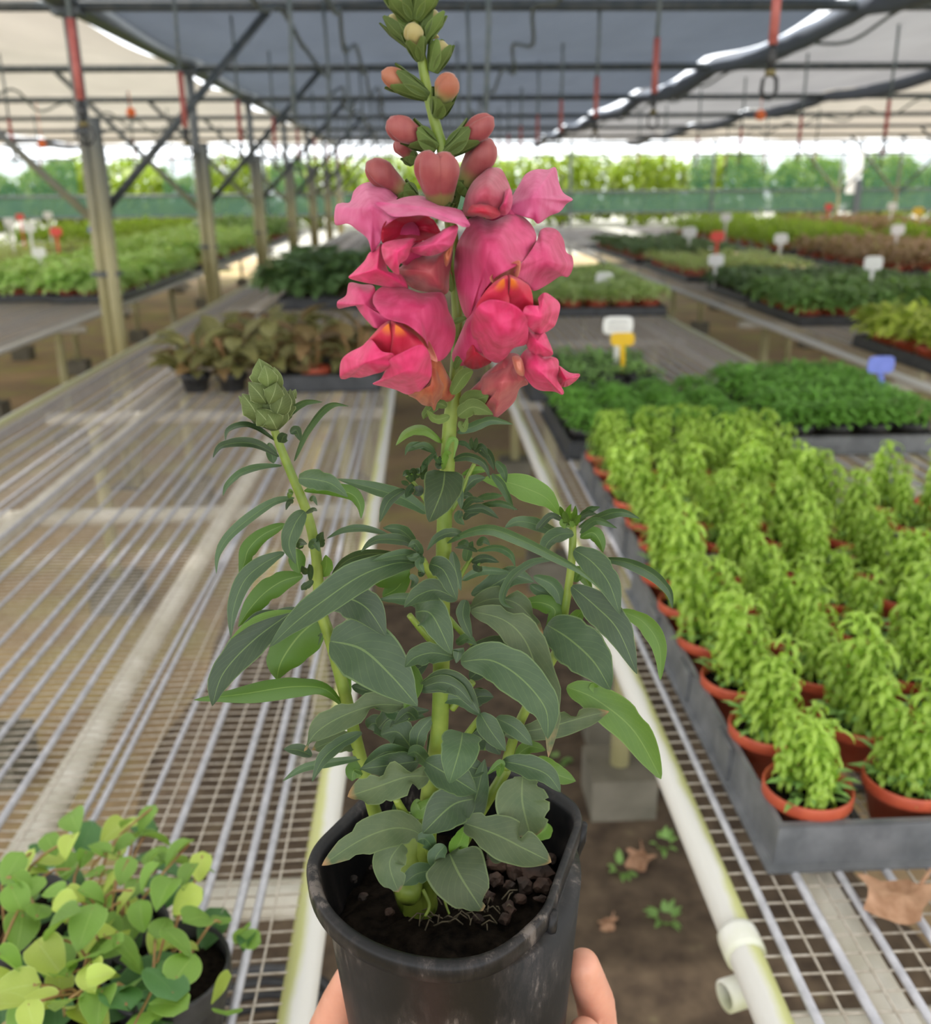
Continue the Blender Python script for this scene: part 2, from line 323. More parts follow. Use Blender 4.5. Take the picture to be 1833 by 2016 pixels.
def struct(name, mb, mat, label=None, parent=None, smooth=False):
    o = bpy.data.objects.new(name, mb.mesh(name, mat, Vector(), smooth)); COL.objects.link(o); ORIG[o.name] = Vector()
    if parent: o.parent = parent
    else: o['kind'] = 'structure'
    if label: o['label'] = label
    return o
def share(name, me, parent, mw=None):
    o = bpy.data.objects.new(name, me); COL.objects.link(o); o.parent = parent; ORIG[o.name] = ORIG[parent.name]
    if mw is not None: o.matrix_local = mw
    return o
def dup(root, loc, rz=0.0, sc=1.0, label=None, group=None):
    c = root.copy(); COL.objects.link(c); c.location = loc; c.rotation_euler = (0, 0, rz); c.scale = (sc, sc, sc)
    if label: c['label'] = label
    if group: c['group'] = group
    for ch in root.children:
        d = ch.copy(); COL.objects.link(d); d.parent = c
        for g in ch.children:
            e = g.copy(); COL.objects.link(e); e.parent = d
    ORIG[c.name] = Vector(loc); return c
def leaf3(mb, base, d, up, L, Wd, bend=0.5, seg=3, shape=0.85, cup=0.2):
    """cheap leaf blade: bends away from 'up' along its length, two strips wide"""
    d = d.normalized(); side = d.cross(up)
    side = side.normalized() if side.length > 1e-4 else d.orthogonal().normalized()
    up = side.cross(d).normalized(); p = Vector(base); vs = []; uvs = []; a = 0.0
    for i in range(seg+1):
        t = i/seg; w = (max(0.0, math.sin(PI*min(1, t**shape)))**0.8)*Wd/2 if 0 < i < seg else Wd*0.05
        dd = d*math.cos(a)-up*math.sin(a); uu = up*math.cos(a)+d*math.sin(a)
        vs += [p-side*w+uu*w*cup, p, p+side*w+uu*w*cup]; uvs += [(0, t), (0.5, t), (1, t)]
        p = p+dd*(L/seg); a += bend/seg
    fs = []
    for i in range(seg):
        o = i*3; fs += [(o, o+1, o+4, o+3), (o+1, o+2, o+5, o+4)]
    mb.add(vs, fs, uvs)
# ================================================================ THE SETTING
random.seed(4)
BZ = 0.80                     # bench surface
POST_Y = [4.85+2.33*i for i in range(-2, 7)]
GUT = 2.30                    # height of gutters and cross tubes
END_Y = 18.6
mb = MB(); box(mb, (0, 9.4, -0.05), (34, 27, 0.1)); struct('floor', mb, 'earth', 'trodden brown earth with moss under the benches')
mb = MB()
nx = 14
for i in range(nx):           # slightly uneven concrete strip in the aisle
    y0 = 0.18+i*0.05; y1 = y0+0.05
    w = lambda y: 0.12+0.03*math.sin(y*9)
    mb.add([(-0.35-w(y0), y0, 0.018), (0.06+w(y0)*0.8-(y0-0.1)*0.13, y0, 0.018), (0.06+w(y1)*0.8-(y1-0.1)*0.13, y1, 0.018), (-0.35-w(y1), y1, 0.018)], [(0, 1, 2, 3)])
struct('floor_concrete_strip', mb, 'concrete', 'weathered concrete strip along the aisle')
mb = MB(); vs = []; ny_, nx_ = 40, 8     # darker trodden earth between the two near benches
for j in range(ny_+1):
    for i in range(nx_+1):
        y = .15+3.1*j/ny_; x = -.75+1.75*i/nx_+(.08*noise.noise(Vector((y*2, i, 0))) if i in (0, nx_) else 0); vs.append((x, y, .006+.006*noise.noise(Vector((x*6, y*6, 0)))))
mb.add(vs, [(j*(nx_+1)+i, j*(nx_+1)+i+1, (j+1)*(nx_+1)+i+1, (j+1)*(nx_+1)+i) for j in range(ny_) for i in range(nx_)])
struct('floor_aisle_earth', mb, 'earth_brown', 'dark brown trodden earth of the aisle', smooth=True)
mb = MB(); box(mb, (0, 66, -0.06), (160, 86, 0.1)); struct('ground_yard', mb, 'yard', 'pale sunlit yard beyond the netting')

def curtain(x0, x1, name_mat, y0, y1, lab, parent, seedx):
    mb = MB(); nx = max(2, int((x1-x0)/0.3)); ny = int((y1-y0)/0.19); vs = []
    for j in range(ny+1):
        y = y0+(y1-y0)*j/ny; fr = ((y-POST_Y[0])/2.33) % 1.0
        for i in range(nx+1):
            x = x0+(x1-x0)*i/nx
            z = GUT+0.035-0.05*math.sin(PI*fr)+0.03*noise.noise(Vector((x*1.3+seedx, y*0.8, 0)))
            vs.append((x, y, z))
    mb.add(vs, [(j*(nx+1)+i, j*(nx+1)+i+1, (j+1)*(nx+1)+i+1, (j+1)*(nx+1)+i) for j in range(ny) for i in range(nx)])
    o = struct('curtain_panel', mb, name_mat, lab, parent, True); return o
mb = MB()
for x in (-10, 10): box(mb, (x, 9, GUT+0.09), (0.06, 20, 0.06))
ceil = struct('ceiling', mb, 'steel_dark', 'shade curtains drawn under the greenhouse roof')
curtain(-1.50, 2.01, 'curtain_dark', 2.45, END_Y, 'dense dark blue grey shade curtain over the middle benches', ceil, 0)
curtain(2.07, 3.84, 'curtain_grey', 2.45, END_Y, 'grey shade curtain right of the dark one', ceil, 9)
curtain(3.86, 12.5, 'curtain_beige', 2.45, END_Y, 'pale beige shade curtain over the far right benches', ceil, 17)
curtain(-6.1, -1.72, 'curtain_beige', 2.45, END_Y, 'pale beige shade curtain left of the posts', ceil, 23)
curtain(-12.5, -6.2, 'curtain_beige', 2.45, END_Y, 'pale beige shade curtain at the far left', ceil, 31)

curtain(-7.5, 7.5, 'film_added_toplight', -2.6, 2.4, 'added unseen film giving soft top light over the near bench ends', ceil, 40)  # unseen film added overhead to give the plant softer top light
# cross tubes, gutter and folded curtain bundles
for i, y in enumerate(POST_Y):
    mb = MB(); tube(mb, [(-12, y, GUT-0.02), (0, y, GUT-0.02), (12.2, y, GUT-0.02)], 0.024, 8)
    o = single('roof_tube', mb, 'steel_dark', 'dark steel tube crossing under the curtains, %s from the netting end' % ORD[len(POST_Y)-1-i], 'pipe', 'cross tubes under the roof')
GX = -1.585
mb = MB()
prof = [(-0.07, 0.07), (-0.05, -0.03), (0.05, -0.03), (0.07, 0.07), (0.055, 0.07), (0.04, -0.015), (-0.04, -0.015), (-0.055, 0.07)]
ys = [-0.6, 6, 12, END_Y]; vs = [(GX+a, y, GUT+0.0+b) for y in ys for a, b in prof]; k = len(prof)
mb.add(vs, [(j*k+i, j*k+(i+1) % k, (j+1)*k+(i+1) % k, (j+1)*k+i) for j in range(3) for i in range(k)])
single('gutter_beam', mb, 'steel_dark', 'dark gutter beam running along the tops of the posts', 'beam', smooth=False)
def bundle(x, seed, lab, r0=0.045, zo=-0.02):
    random.seed(seed); mb = MB(); pts = []; rs = []
    y = -0.6
    while y < END_Y:
        fr = ((y-POST_Y[0])/2.33) % 1.0
        pts.append((x+0.03*noise.noise(Vector((y*0.9, seed, 0))), y, GUT+zo-0.05*math.sin(PI*fr))); rs.append(r0*(0.75+0.5*abs(noise.noise(Vector((y*2.1, seed, 3))))+0.25*math.sin(PI*fr))); y += 0.17
    tube(mb, pts, rs, 9)
    single('folded_curtain', mb, 'curtain_fold', lab, 'curtain')
bundle(2.08, 5, 'dark folded curtain bundle beside the bright roof gap over the tray bench', 0.055)
bundle(3.82, 8, 'folded curtain bundle hung below the pale right curtain', 0.05)
bundle(-6.15, 11, 'folded curtain bundle between the pale curtains left of the posts', 0.045)
def cable(pts, r, lab):
    mb = MB(); tube(mb, catmull(pts, 90), r, 6); single('sagging_cable', mb, 'tube_grey', lab, 'cable')
def sag(x, y0, n, step, drop, seed):
    out = []; random.seed(seed)
    for i in range(n):
        y = y0+i*step; out.append((x+random.uniform(-.03, .03), y, GUT-0.05)); out.append((x+random.uniform(-.05, .05), y+step*0.5, GUT-0.05-drop*random.uniform(.7, 1.2)))
    return out
cable(sag(-0.62, 2.4, 11, 1.165, 0.10, 1), 0.011, 'thin sagging cable under the dark curtain on the post side')
cable(sag(-0.36, 2.4, 11, 1.165, 0.10, 2), 0.010, 'thin sagging cable under the middle of the dark curtain')
cable(sag(0.55, 2.4, 11, 1.165, 0.09, 3), 0.010, 'thin sagging cable under the dark curtain on the tray side')
cable(sag(2.2, 2.4, 11, 1.165, 0.06, 4), 0.009, 'thin black cable looped along the folded curtain bundle')
cable(sag(-3.2, 2.4, 11, 1.165, 0.12, 6), 0.010, 'pale roof cable sagging under the left beige curtain')
cable(sag(4.7, 2.4, 11, 1.165, 0.10, 7), 0.010, 'roof cable sagging under the right beige curtain')

# posts with downpipe and diagonal braces
def post(x, y, lab, group, red=True, pr=0.03, second=True, mat='post_steel'):
    t = thing('steel_post', lab, 'post', (x, y, 0), group)
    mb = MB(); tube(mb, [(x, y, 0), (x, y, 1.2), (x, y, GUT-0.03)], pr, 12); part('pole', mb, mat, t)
    mb = MB(); box(mb, (x, y, 0.006), (0.16, 0.16, 0.012)); box(mb, (x, y, GUT-0.045), (0.13, 0.09, 0.03)); part('plate', mb, 'steel_dark', t, False)
    if second:
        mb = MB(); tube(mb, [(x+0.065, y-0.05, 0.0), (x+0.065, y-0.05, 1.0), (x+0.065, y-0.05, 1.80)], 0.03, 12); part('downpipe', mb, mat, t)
        mb = MB()
        for z in (0.5, 1.1, 1.75): box(mb, (x+0.03, y-0.03, z), (0.13, 0.085, 0.018))
        part('clamp', mb, 'steel_dark', t, False)
    for s in (-1, 1):
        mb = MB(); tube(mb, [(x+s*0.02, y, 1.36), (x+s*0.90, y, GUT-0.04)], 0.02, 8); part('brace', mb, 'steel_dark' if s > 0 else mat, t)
    return t
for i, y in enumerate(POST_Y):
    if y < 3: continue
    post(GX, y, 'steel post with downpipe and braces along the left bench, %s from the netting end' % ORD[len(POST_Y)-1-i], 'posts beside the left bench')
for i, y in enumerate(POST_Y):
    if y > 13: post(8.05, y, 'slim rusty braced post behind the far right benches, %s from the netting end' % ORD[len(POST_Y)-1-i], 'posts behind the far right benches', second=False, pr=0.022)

# far end: netting over an open gap, hedge trees beyond the yard
NY = 20.6
def net_panel(x0, x1, z0, z1, mat, lab, parent, y=NY):
    mb = MB(); nx = max(2, int((x1-x0)*3)); vs = []
    for j in range(5):
        for i in range(nx+1):
            x = x0+(x1-x0)*i/nx; vs.append((x, y+0.04*math.sin(x*2.3+j*0.3)*math.sin(j*0.8), z0+(z1-z0)*j/4))
    mb.add(vs, [(j*(nx+1)+i, j*(nx+1)+i+1, (j+1)*(nx+1)+i+1, (j+1)*(nx+1)+i) for j in range(4) for i in range(nx)])
    return struct('net_panel', mb, mat, lab, parent, True)
mb = MB(); tube(mb, [(-14, NY, 1.40), (14, NY, 1.40)], 0.025, 6); tube(mb, [(-14, NY, 2.12), (14, NY, 2.12)], 0.02, 6); tube(mb, [(-14, NY, 0.98), (14, NY, 0.98)], 0.025, 6)
wall = struct('wall_back', mb, 'steel_dark', 'end wall of green netting on steel rails')
for x in (-9.6, -6.4, -3.2, 0.2, 3.1, 6.1, 9.2, 12):
    mb = MB(); tube(mb, [(x, NY+0.03, 0), (x, NY+0.03, 2.4)], 0.03, 8); o = struct('wall_post', mb, 'steel_dark', None, wall)
net_panel(-14, -1.2, 0.98, 1.40, 'net_dark', 'lower grey green net strip on the left', wall)
net_panel(0.0, 14, 0.98, 1.40, 'net_dark', 'lower green net strip on the right', wall)
net_panel(-5.3, -4.4, 1.40, 2.12, 'net_green', 'teal net left of the posts', wall)
net_panel(-9.6, -7.0, 1.40, 2.12, 'net_green', 'teal net at the far left', wall)
net_panel(-3.1, -2.4, 1.40, 2.12, 'net_green', 'narrow teal net behind the posts', wall)
net_panel(5.6, 6.1, 1.40, 2.12, 'net_green', 'teal net right of the bright gap', wall)
net_panel(6.3, 14, 1.40, 2.12, 'net_green', 'wide teal net at the far right', wall)
mb = MB(); box(mb, (9.05, NY-0.1, 1.75), (0.30, 0.02, 0.86)); o = single('bright_gap_sheet', mb, 'label_white', 'narrow white sheet standing for a bright gap in the netting', 'sheet', smooth=False)  # white sheet stands for the daylight of a narrow bright gap
mb = MB(); box(mb, (9.15, NY-0.13, 0.8), (0.12, 0.1, 1.6)); single('door_jamb', mb, 'steel_dark', 'dark upright door jamb by the bright gap', 'jamb', smooth=False)

def tree(x, y, h, w, seed, lab):
    random.seed(seed); t = thing('hedge_tree', lab, 'tree', (x, y, 0), 'trees beyond the yard')
    mb = MB(); tube(mb, [(x, y, -0.02), (x+0.05, y, h*0.3), (x, y+0.05, h*0.75)], [0.12, 0.09, 0.04], 7); part('trunk', mb, 'bark', t)
    mb = MB()
    for i in range(1500):
        th = random.uniform(0, 2*PI); u = random.uniform(-1, 1); r = random.uniform(.55, 1)**0.5; s = math.sqrt(1-u**4)
        k = 1+0.25*noise.noise(Vector((math.cos(th)*s*2, math.sin(th)*s*2, u*2+seed)))
        p = Vector((x+w*s*math.cos(th)*r*k, y+w*0.8*s*math.sin(th)*r*k, h*0.53+h*0.47*u*r*k))
        if p.z < 0.15: continue
        d = Vector((random.uniform(-1, 1), random.uniform(-1, 1), random.uniform(-.8, .3)))
        leaf3(mb, p, d, Vector((0, 0, 1)), random.uniform(.22, .42), random.uniform(.14, .26), 0.6, 2)
    part('crown', mb, 'tree_leaf', t, kind='stuff')
k = 0
for row, yy in ((0, 40), (1, 43.6)):
    for i in range(15):
        random.seed(k+50); x = -24+i*3.3+row*1.65+random.uniform(-.1, .1); h = random.uniform(2.65, 3.0) if x > -9 else random.uniform(2.3, 2.9)
        tree(x, yy, h, random.uniform(1.42, 1.5), k, 'bushy yellow green hedge tree in the %s row beyond the netting' % ('nearer' if row == 0 else 'farther')); k += 1

# ================================================================ BENCHES
def bench(x0, x1, y0, y1, lab, rods, supports, pitch, cross, wire_r=0.0011, sagd=0.0, thin=None, legs=True, nseg=1, rod_r=0.0042):
    t = thing('wire_bench', lab, 'bench', ((x0+x1)/2, (y0+y1)/2, 0))
    for i, x in enumerate((x0, x1)):
        mb = MB(); n = 14
        tube(mb, [(x, y0+(y1-y0)*k/n, BZ-0.012) for k in range(n+1)], 0.0165, 12); part('edge_pipe', mb, 'rail_right' if i == 0 else 'rail_left', t)
    for x in rods:
        mb = MB(); ph = random.uniform(0, 6)
        tube(mb, [(x+0.003*math.sin(ph+k*1.7), y0+(y1-y0)*k/30, BZ+0.002-sagd*abs(math.sin(k*0.9+ph))) for k in range(31)], rod_r*random.uniform(.8, 1.15), 6); part('rod', mb, 'galvanised', t)
    for x in supports:
        mb = MB(); tube(mb, [(x, y0, BZ-0.035), (x, (y0+y1)/2, BZ-0.035), (x, y1, BZ-0.035)], 0.019, 10); part('support_pipe', mb, 'support_pipe', t)
    for y in cross:
        mb = MB(); tube(mb, [(x0+0.01, y, BZ-0.075), ((x0+x1)/2, y, BZ-0.075), (x1-0.01, y, BZ-0.075)], 0.021, 10); part('cross_pipe', mb, 'support_pipe', t)
        if legs:
            for x in (x0+0.17, x1-0.17):
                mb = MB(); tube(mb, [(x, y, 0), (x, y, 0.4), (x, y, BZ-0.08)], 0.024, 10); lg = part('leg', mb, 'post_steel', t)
                mb = MB(); box(mb, (x, y, 0.06), (0.16, 0.16, 0.12)); part('footing', mb, 'concrete', lg, False)
    mb = MB(); y = y0+0.01; i = 0
    while y < y1-0.005:
        ns = nseg if y < y0+3.0 else max(1, nseg//4)
        jit = 0.0015*noise.noise(Vector((y*40, x0, 0)))
        pts = []
        for k in range(ns+1):
            x = x0+(x1-x0)*k/ns
            pts.append((x, y+jit+0.0035*sagd*200*noise.noise(Vector((x*5, y*1.2, 2))), BZ-0.0025-sagd*abs(math.sin(k/max(1, ns)*PI*6))))
        tube(mb, pts, wire_r, 4, False); y += pitch*(1 if y < 9 else 1.6)
    part('cross_wire', mb, 'wire', t, kind='stuff')
    if thin:
        mb = MB()
        for x in thin: tube(mb, [(x+0.002*math.sin(k*2.1+x*40), y0+(y1-y0)*k/40, BZ+0.001) for k in range(41)], 0.0013, 4, False)
        part('long_wire', mb, 'wire', t, kind='stuff')
    return t
random.seed(12)
lr = [-.394, -.405, -.332, -.287, -.234, -.2013, -.18, -.497, -.532, -.573, -.61, -.643]
x = -.69
while x > -1.28: lr.append(x); x -= random.choice((.028, .04, .052, .06))
bench(-1.345, -.127, 0.30, 17.5, 'long wire bench with fine mesh on the post side', lr, [-.472, -.94], 0.0172, [0.87, 2.22, 3.3, 4.55, 6.5, 9, 12, 15], 0.0010, 0.0018,
      thin=[-.215, -.26, -.31, -.36, -.46, -.165], nseg=24)
rr = [.326, .372, .421, .468]; x = .516
while x < 1.34: rr.append(x); x += random.uniform(.043, .053)
bench(.292, 1.345, 0.36, 17.5, 'wire bench with square mesh carrying the trays of lime plants', rr, [.412, 1.2], 0.0225, [0.66, 2.0, 3.4, 4.8, 7, 10, 13], 0.0012, 0.0003,
      thin=[.349, .397, .445, .492, .54, .588, .635, .69], nseg=12)
def rods(a, b, st):
    out = []; q = a
    while q < b: out.append(q); q += st*random.uniform(.8, 1.2)
    return out
bench(1.80, 3.10, 2.6, 17.5, 'wire bench with mixed trays across the second aisle on the lime plants side', rods(1.92, 3.06, .06), [2.2, 2.8], 0.024, [3.6, 5.4, 7.5, 10, 13, 16], 0.0011)
bench(3.55, 4.9, 4.4, 17.5, 'far wire bench with reddish and grassy plants', rods(3.6, 4.85, .08), [4.2], 0.03, [6, 9, 12, 15], 0.0015)
bench(5.3, 7.2, 6.4, 17.5, 'last wire bench by the slim rusty posts', rods(5.35, 7.1, .1), [6.2], 0.03, [8, 11, 14], 0.0015)
bench(-3.15, -1.96, 2.6, 17.5, 'wire bench with variegated plants beyond the posts', rods(-3.1, -1.97, .05), [-2.8, -2.3], 0.022, [3.9, 5.6, 6.5, 8.2, 10, 13, 16], 0.0014)
bench(-5.0, -3.6, 5.0, 17.5, 'far wire bench beyond the variegated plants', rods(-4.95, -3.65, .08), [-4.3], 0.03, [6, 9, 12, 15], 0.0015)
# pipe coupling and open tee end on the near right bench rail
def ring(name, c, ax, r, L, mat, lab, cat, hole=False):
    mb = MB(); p = [(r*0.82, L/2), (r, L/2), (r*1.03, L*0.3), (r*1.03, -L*0.3), (r, -L/2), (r*0.82, -L/2)]
    if hole: p = p+[(r*0.82, L/2)]
    lathe(mb, p, c, 20, None, ax); return mb
t = thing('pipe_coupling', 'white plastic pipe coupling clamped on the rail of the square mesh bench', 'coupling', Vector((.292, on_z(1462, 1862, BZ-.012).y, BZ-.012)))
part('sleeve', ring('', ORIG[t.name], (0, 1, 0), 0.0195, 0.03, 'pvc_pipe', '', ''), 'pvc_pipe', t)
c = on_z(1448, 1955, BZ-0.055)
t = thing('pipe_end', 'short open white pipe end sticking out under the bench rail', 'pipe', c)
mb = MB(); p0 = Vector((c.x-0.0, c.y, c.z)); lathe(mb, [(0.0125, -0.012), (0.0155, -0.012), (0.0155, 0.03), (0.0125, 0.03), (0.0125, -0.012)], p0, 20, None, (1, 0.3, 0)); part('socket', mb, 'pvc_pipe', t)

# ================================================================ SPRINKLER DROPS
def drop(root_loc, z_top, z_red, z_blk, z_bot, lab, group):
    x, y, _ = root_loc; t = thing('sprinkler_drop', lab, 'sprinkler', (x, y, z_bot), group)
    mb = MB(); tube(mb, [(x, y, z_top), (x+0.004, y, (z_top+z_red)/2), (x, y, z_red)], 0.0075, 6); part('feed_tube', mb, 'tube_grey', t)
    mb = MB(); tube(mb, [(x, y, z_red), (x, y, z_blk)], 0.0115, 8); part('weight_tube', mb, 'red_tube', t)
    mb = MB(); lathe(mb, [(0, 0.06), (0.006, 0.06), (0.006, 0.045), (0.011, 0.043), (0.011, 0.015), (0.006, 0.012), (0.006, 0), (0, 0)][::-1], (x, y, z_blk-0.055), 10); part('valve', mb, 'black_plastic', t)
    h = z_blk-0.055-z_bot
    mb = MB(); lathe(mb, [(0, 0), (0.013, 0), (0.013, 0.014), (0, 0.014)], (x, y, z_bot+h-0.014), 10); part('nozzle_cap', mb, 'brass_dark', t)
    for a in (0, PI/2, PI, 1.5*PI):
        ca, sa = math.cos(a+.6), math.sin(a+.6); mb = MB()
        tube(mb, [(x+ca*r, y+sa*r, z) for r, z in ((.006, z_bot+h-.012), (.022, z_bot+h*.72), (.025, z_bot+h*.35), (.012, z_bot+.006), (0, z_bot+.004))], 0.0028, 5); part('bridge', mb, 'black_plastic', t)
    return t
def drow(x, ys, zr, zb, zbot, lab, group):
    for i, y in enumerate(ys): drop((x, y, 0), GUT+0.03, zr, zb, zbot, lab+', %s from the netting end' % ORD[len(ys)-1-i], group)
drow(0.845, [2.45+1.21*i for i in range(9)], 1.98, 1.80, 1.675, 'red tubed hanging sprinkler above the tray bench', 'sprinklers above the tray bench')
drow(-0.93, [2.85+1.21*i for i in range(9)], 1.92, 1.72, 1.60, 'red tubed hanging sprinkler above the fine mesh bench', 'sprinklers above the fine mesh bench')
drow(2.55, [4.2+1.25*i for i in range(7)], 1.92, 1.74, 1.63, 'red tubed hanging sprinkler above the mixed tray bench', 'sprinklers above the mixed tray bench')
drow(4.3, [6.0+1.6*i for i in range(6)], 1.92, 1.74, 1.63, 'red tubed hanging sprinkler above the reddish plants', 'sprinklers above the reddish plants')
drow(-2.6, [5.2+1.35*i for i in range(7)], 1.92, 1.76, 1.65, 'red tubed hanging sprinkler above the variegated plants', 'sprinklers above the variegated plants')
drow(-4.4, [7+1.6*i for i in range(5)], 1.92, 1.76, 1.65, 'red tubed hanging sprinkler above the farthest left bench', 'sprinklers above the farthest left bench')
# plain feed lines hanging in the middle
for i in range(9):
    for x in (0.22, -0.42):
        y = 3.4+1.3*i
        mb = MB(); tube(mb, [(x, y, GUT-0.02), (x+0.01, y, 2.0), (x, y, 1.72)], 0.008, 6)
        single('feed_line', mb, 'tube_grey', ('thin grey feed line above the aisle, %s from the netting end' if x > 0 else 'thin grey feed line above the fine mesh bench, %s from the netting end') % ORD[8-i], 'hose', 'feed lines above the aisle' if x > 0 else 'feed lines above the fine mesh bench')
for (px, py, y, lab) in ((1497, 228, 8.0, 'small orange cap hanging under the right beige curtain'), (258, 222, 9.0, 'small orange cap hanging under the left beige curtain'), (83, 285, 10, 'small orange cap hanging near the far left netting')):
    c = on_y(px, py, y); mb = MB(); lathe(mb, [(0.004, 0.05), (0.03, 0.03), (0.045, 0), (0.03, -0.03), (0.002, -0.035)][::-1], c, 10)
    tube(mb, [c+Vector((0, 0, .03)), (c.x, c.y, GUT+0.02)], 0.003, 5); single('orange_cap', mb, 'orange_plastic', lab, 'cap')
# ================================================================ TRAYS AND POTTED PLANTS
def tray(x0, x1, y0, y1, h, mat, lab, flange=0.008, wall=0.005, rows=6, cols=4):
    t = thing('plant_tray', lab, 'tray', ((x0+x1)/2, (y0+y1)/2, BZ+0.004)); z = BZ+0.004
    mb = MB()
    def rect(d, zz): return [(x0+d, y0+d, zz), (x1-d, y0+d, zz), (x1-d, y1-d, zz), (x0+d, y1-d, zz)]
    rings = [rect(0, z), rect(0, z+0.004), rect(flange, z+0.006), rect(flange+0.004, z+h-0.004), rect(flange+0.002, z+h), rect(flange+0.004+wall, z+h), rect(flange+0.006+wall, z+0.006)]
    vs = [p for r in rings for p in r]
    mb.add(vs, [(i*4+k, i*4+(k+1) % 4, (i+1)*4+(k+1) % 4, (i+1)*4+k) for i in range(len(rings)-1) for k in range(4)])
    part('wall', mb, mat, t, False)
    mb = MB(); a = flange+wall
    for i in range(cols+1): box(mb, (x0+a+(x1-x0-2*a)*i/cols, (y0+y1)/2, z+0.006), (0.008, y1-y0-2*a, 0.006))
    for i in range(rows+1): box(mb, ((x0+x1)/2, y0+a+(y1-y0-2*a)*i/rows, z+0.006), (x1-x0-2*a, 0.008, 0.006))
    part('floor_grid', mb, 'tray_black', t, False, kind='stuff')
    if mat == 'tray_grey':
        for i in range(1, 4):
            for xx in (x0+flange-0.0005, x1-flange+0.0005):
                mb = MB(); box(mb, (xx, y0+(y1-y0)*i/4, z+h*0.5), (0.006, 0.05, h*0.86)); part('rib', mb, mat, t, False)
    return t
def pot_mesh(r, h, seg=28):
    mb = MB(); lathe(mb, [(r*0.72, 0), (r*0.92, h*0.72), (r*0.985, h*0.73), (r, h*0.76), (r, h-0.002), (r*0.985, h), (r*0.95, h), (r*0.93, h*0.75), (r*0.88, h*0.7)], (0, 0, 0), seg)
    k = len(mb.v); mb.add([(r*0.72*math.cos(2*PI*i/seg), r*0.72*math.sin(2*PI*i/seg), 0.0) for i in range(seg)], [tuple(range(seg))[::-1]])
    return mb
def soil_disc(r, z, seg=20, seed=1):
    mb = MB(); vs = [(0, 0, z+0.003)]
    for q in (0.5, 1.0):
        for i in range(seg): vs.append((q*r*math.cos(2*PI*i/seg), q*r*math.sin(2*PI*i/seg), z+0.004*noise.noise(Vector((i*.9, q*3, seed)))))
    fs = [(0, 1+i, 1+(i+1) % seg) for i in range(seg)]+[(1+i, 1+seg+i, 1+seg+(i+1) % seg, 1+(i+1) % seg) for i in range(seg)]
    mb.add(vs, fs); return mb
def off_mb(mb, v):
    for i in range(len(mb.v)): mb.v[i] = mb.v[i]+v
    return mb
# ---- lime plants: several upright shoots clothed in curled, hanging leaves
def curl_leaf(mb, base, ang, L, wd, curl, drop0):
    d = Vector((math.cos(ang), math.sin(ang), 0)); side = Vector((-d.y, d.x, 0)); p = Vector(base); n = 6; a = drop0; vs = []; uvs = []
    for i in range(n+1):
        t = i/n; w = wd*(0.35+0.65*math.sin(PI*min(1, t*0.9+0.08)))*0.5 if i < n else wd*0.06
        dd = d*math.cos(a)+Vector((0, 0, math.sin(a))); nn = Vector((0, 0, math.cos(a)))-d*math.sin(a)
        vs += [p-side*w+nn*w*0.35, p, p+side*w+nn*w*0.35]; uvs += [(0, t), (.5, t), (1, t)]
        p = p+dd*(L/n); a -= curl/n
    mb.add(vs, [q for i in range(n) for q in ((i*3+1, i*3, i*3+3, i*3+4), (i*3+2, i*3+1, i*3+4, i*3+5))], uvs)
def lime_shoot(seed, h):
    random.seed(seed); mb = MB(); lean = Vector((random.uniform(-.12, .12), random.uniform(-.12, .12), 1))
    tube(mb, [Vector((0, 0, 0)), lean*h*0.5, lean*h], [0.0022, 0.002, 0.001], 5); k = 0; n = int(h/0.0024); ang = random.uniform(0, 6)
    for i in range(n):
        t = i/n; z = h*(0.12+0.88*t); ang += 2.4; s = 1.0 if t < 0.85 else 1-(t-0.85)*3.2
        curl_leaf(mb, lean*z, ang+random.uniform(-.3, .3), random.uniform(.026, .040)*s, random.uniform(.0055, .008)*s, random.uniform(2.6, 4.4), random.uniform(.1, .8) if t < .8 else random.uniform(.7, 1.3))
    return mb
LS = [lime_shoot(100+i, random.choice((.09, .105, .118, .13))).mesh('shoot', 'lime_leaf') for i in range(9)]
lowmb = MB(); random.seed(7)
for i in range(60):
    a = random.uniform(0, 2*PI); r = random.uniform(0, .036); leaf3(lowmb, (r*math.cos(a), r*math.sin(a), random.uniform(0, .03)), Vector((math.cos(a), math.sin(a), random.uniform(.2, 1.2))), Vector((0, 0, 1)), random.uniform(.02, .032), .008, 1.2, 3)
LOW = lowmb.mesh('lower_leaves', 'green_leaf')
LPOT = pot_mesh(.0475, .056).mesh('pot', 'terracotta'); LSOIL = soil_disc(.044, .043).mesh('soil', 'soil_dark')
def lime_plant(x, y, seed, label, group, hmul=1.0):
    random.seed(seed); t = thing('potted_lime_plant', label, 'potted plant', (x, y, BZ+0.013), group); t.rotation_euler = (0, 0, random.uniform(-.3, .3))
    share('pot', LPOT, t); share('soil', LSOIL, t)
    o = share('lower_leaves', LOW, t, Matrix.Translation((0, 0, .04)) @ Matrix.Rotation(random.uniform(0, 6), 4, 'Z')); o['kind'] = 'stuff'
    n = random.choice((4, 5, 5, 6, 7))
    for i in range(n):
        a = 2*PI*i/n+random.uniform(-.4, .4); r = random.uniform(.012, .03) if i else 0.004
        s = random.uniform(.75, 1.2)*hmul
        share('shoot', random.choice(LS), t, Matrix.Translation((r*math.cos(a), r*math.sin(a), .042)) @ Matrix.Rotation(random.uniform(0, 6), 4, 'Z') @ Matrix.Rotation(random.uniform(0, .22), 4, 'X') @ Matrix.Diagonal((s*1.05, s*1.05, s, 1)))
    return t
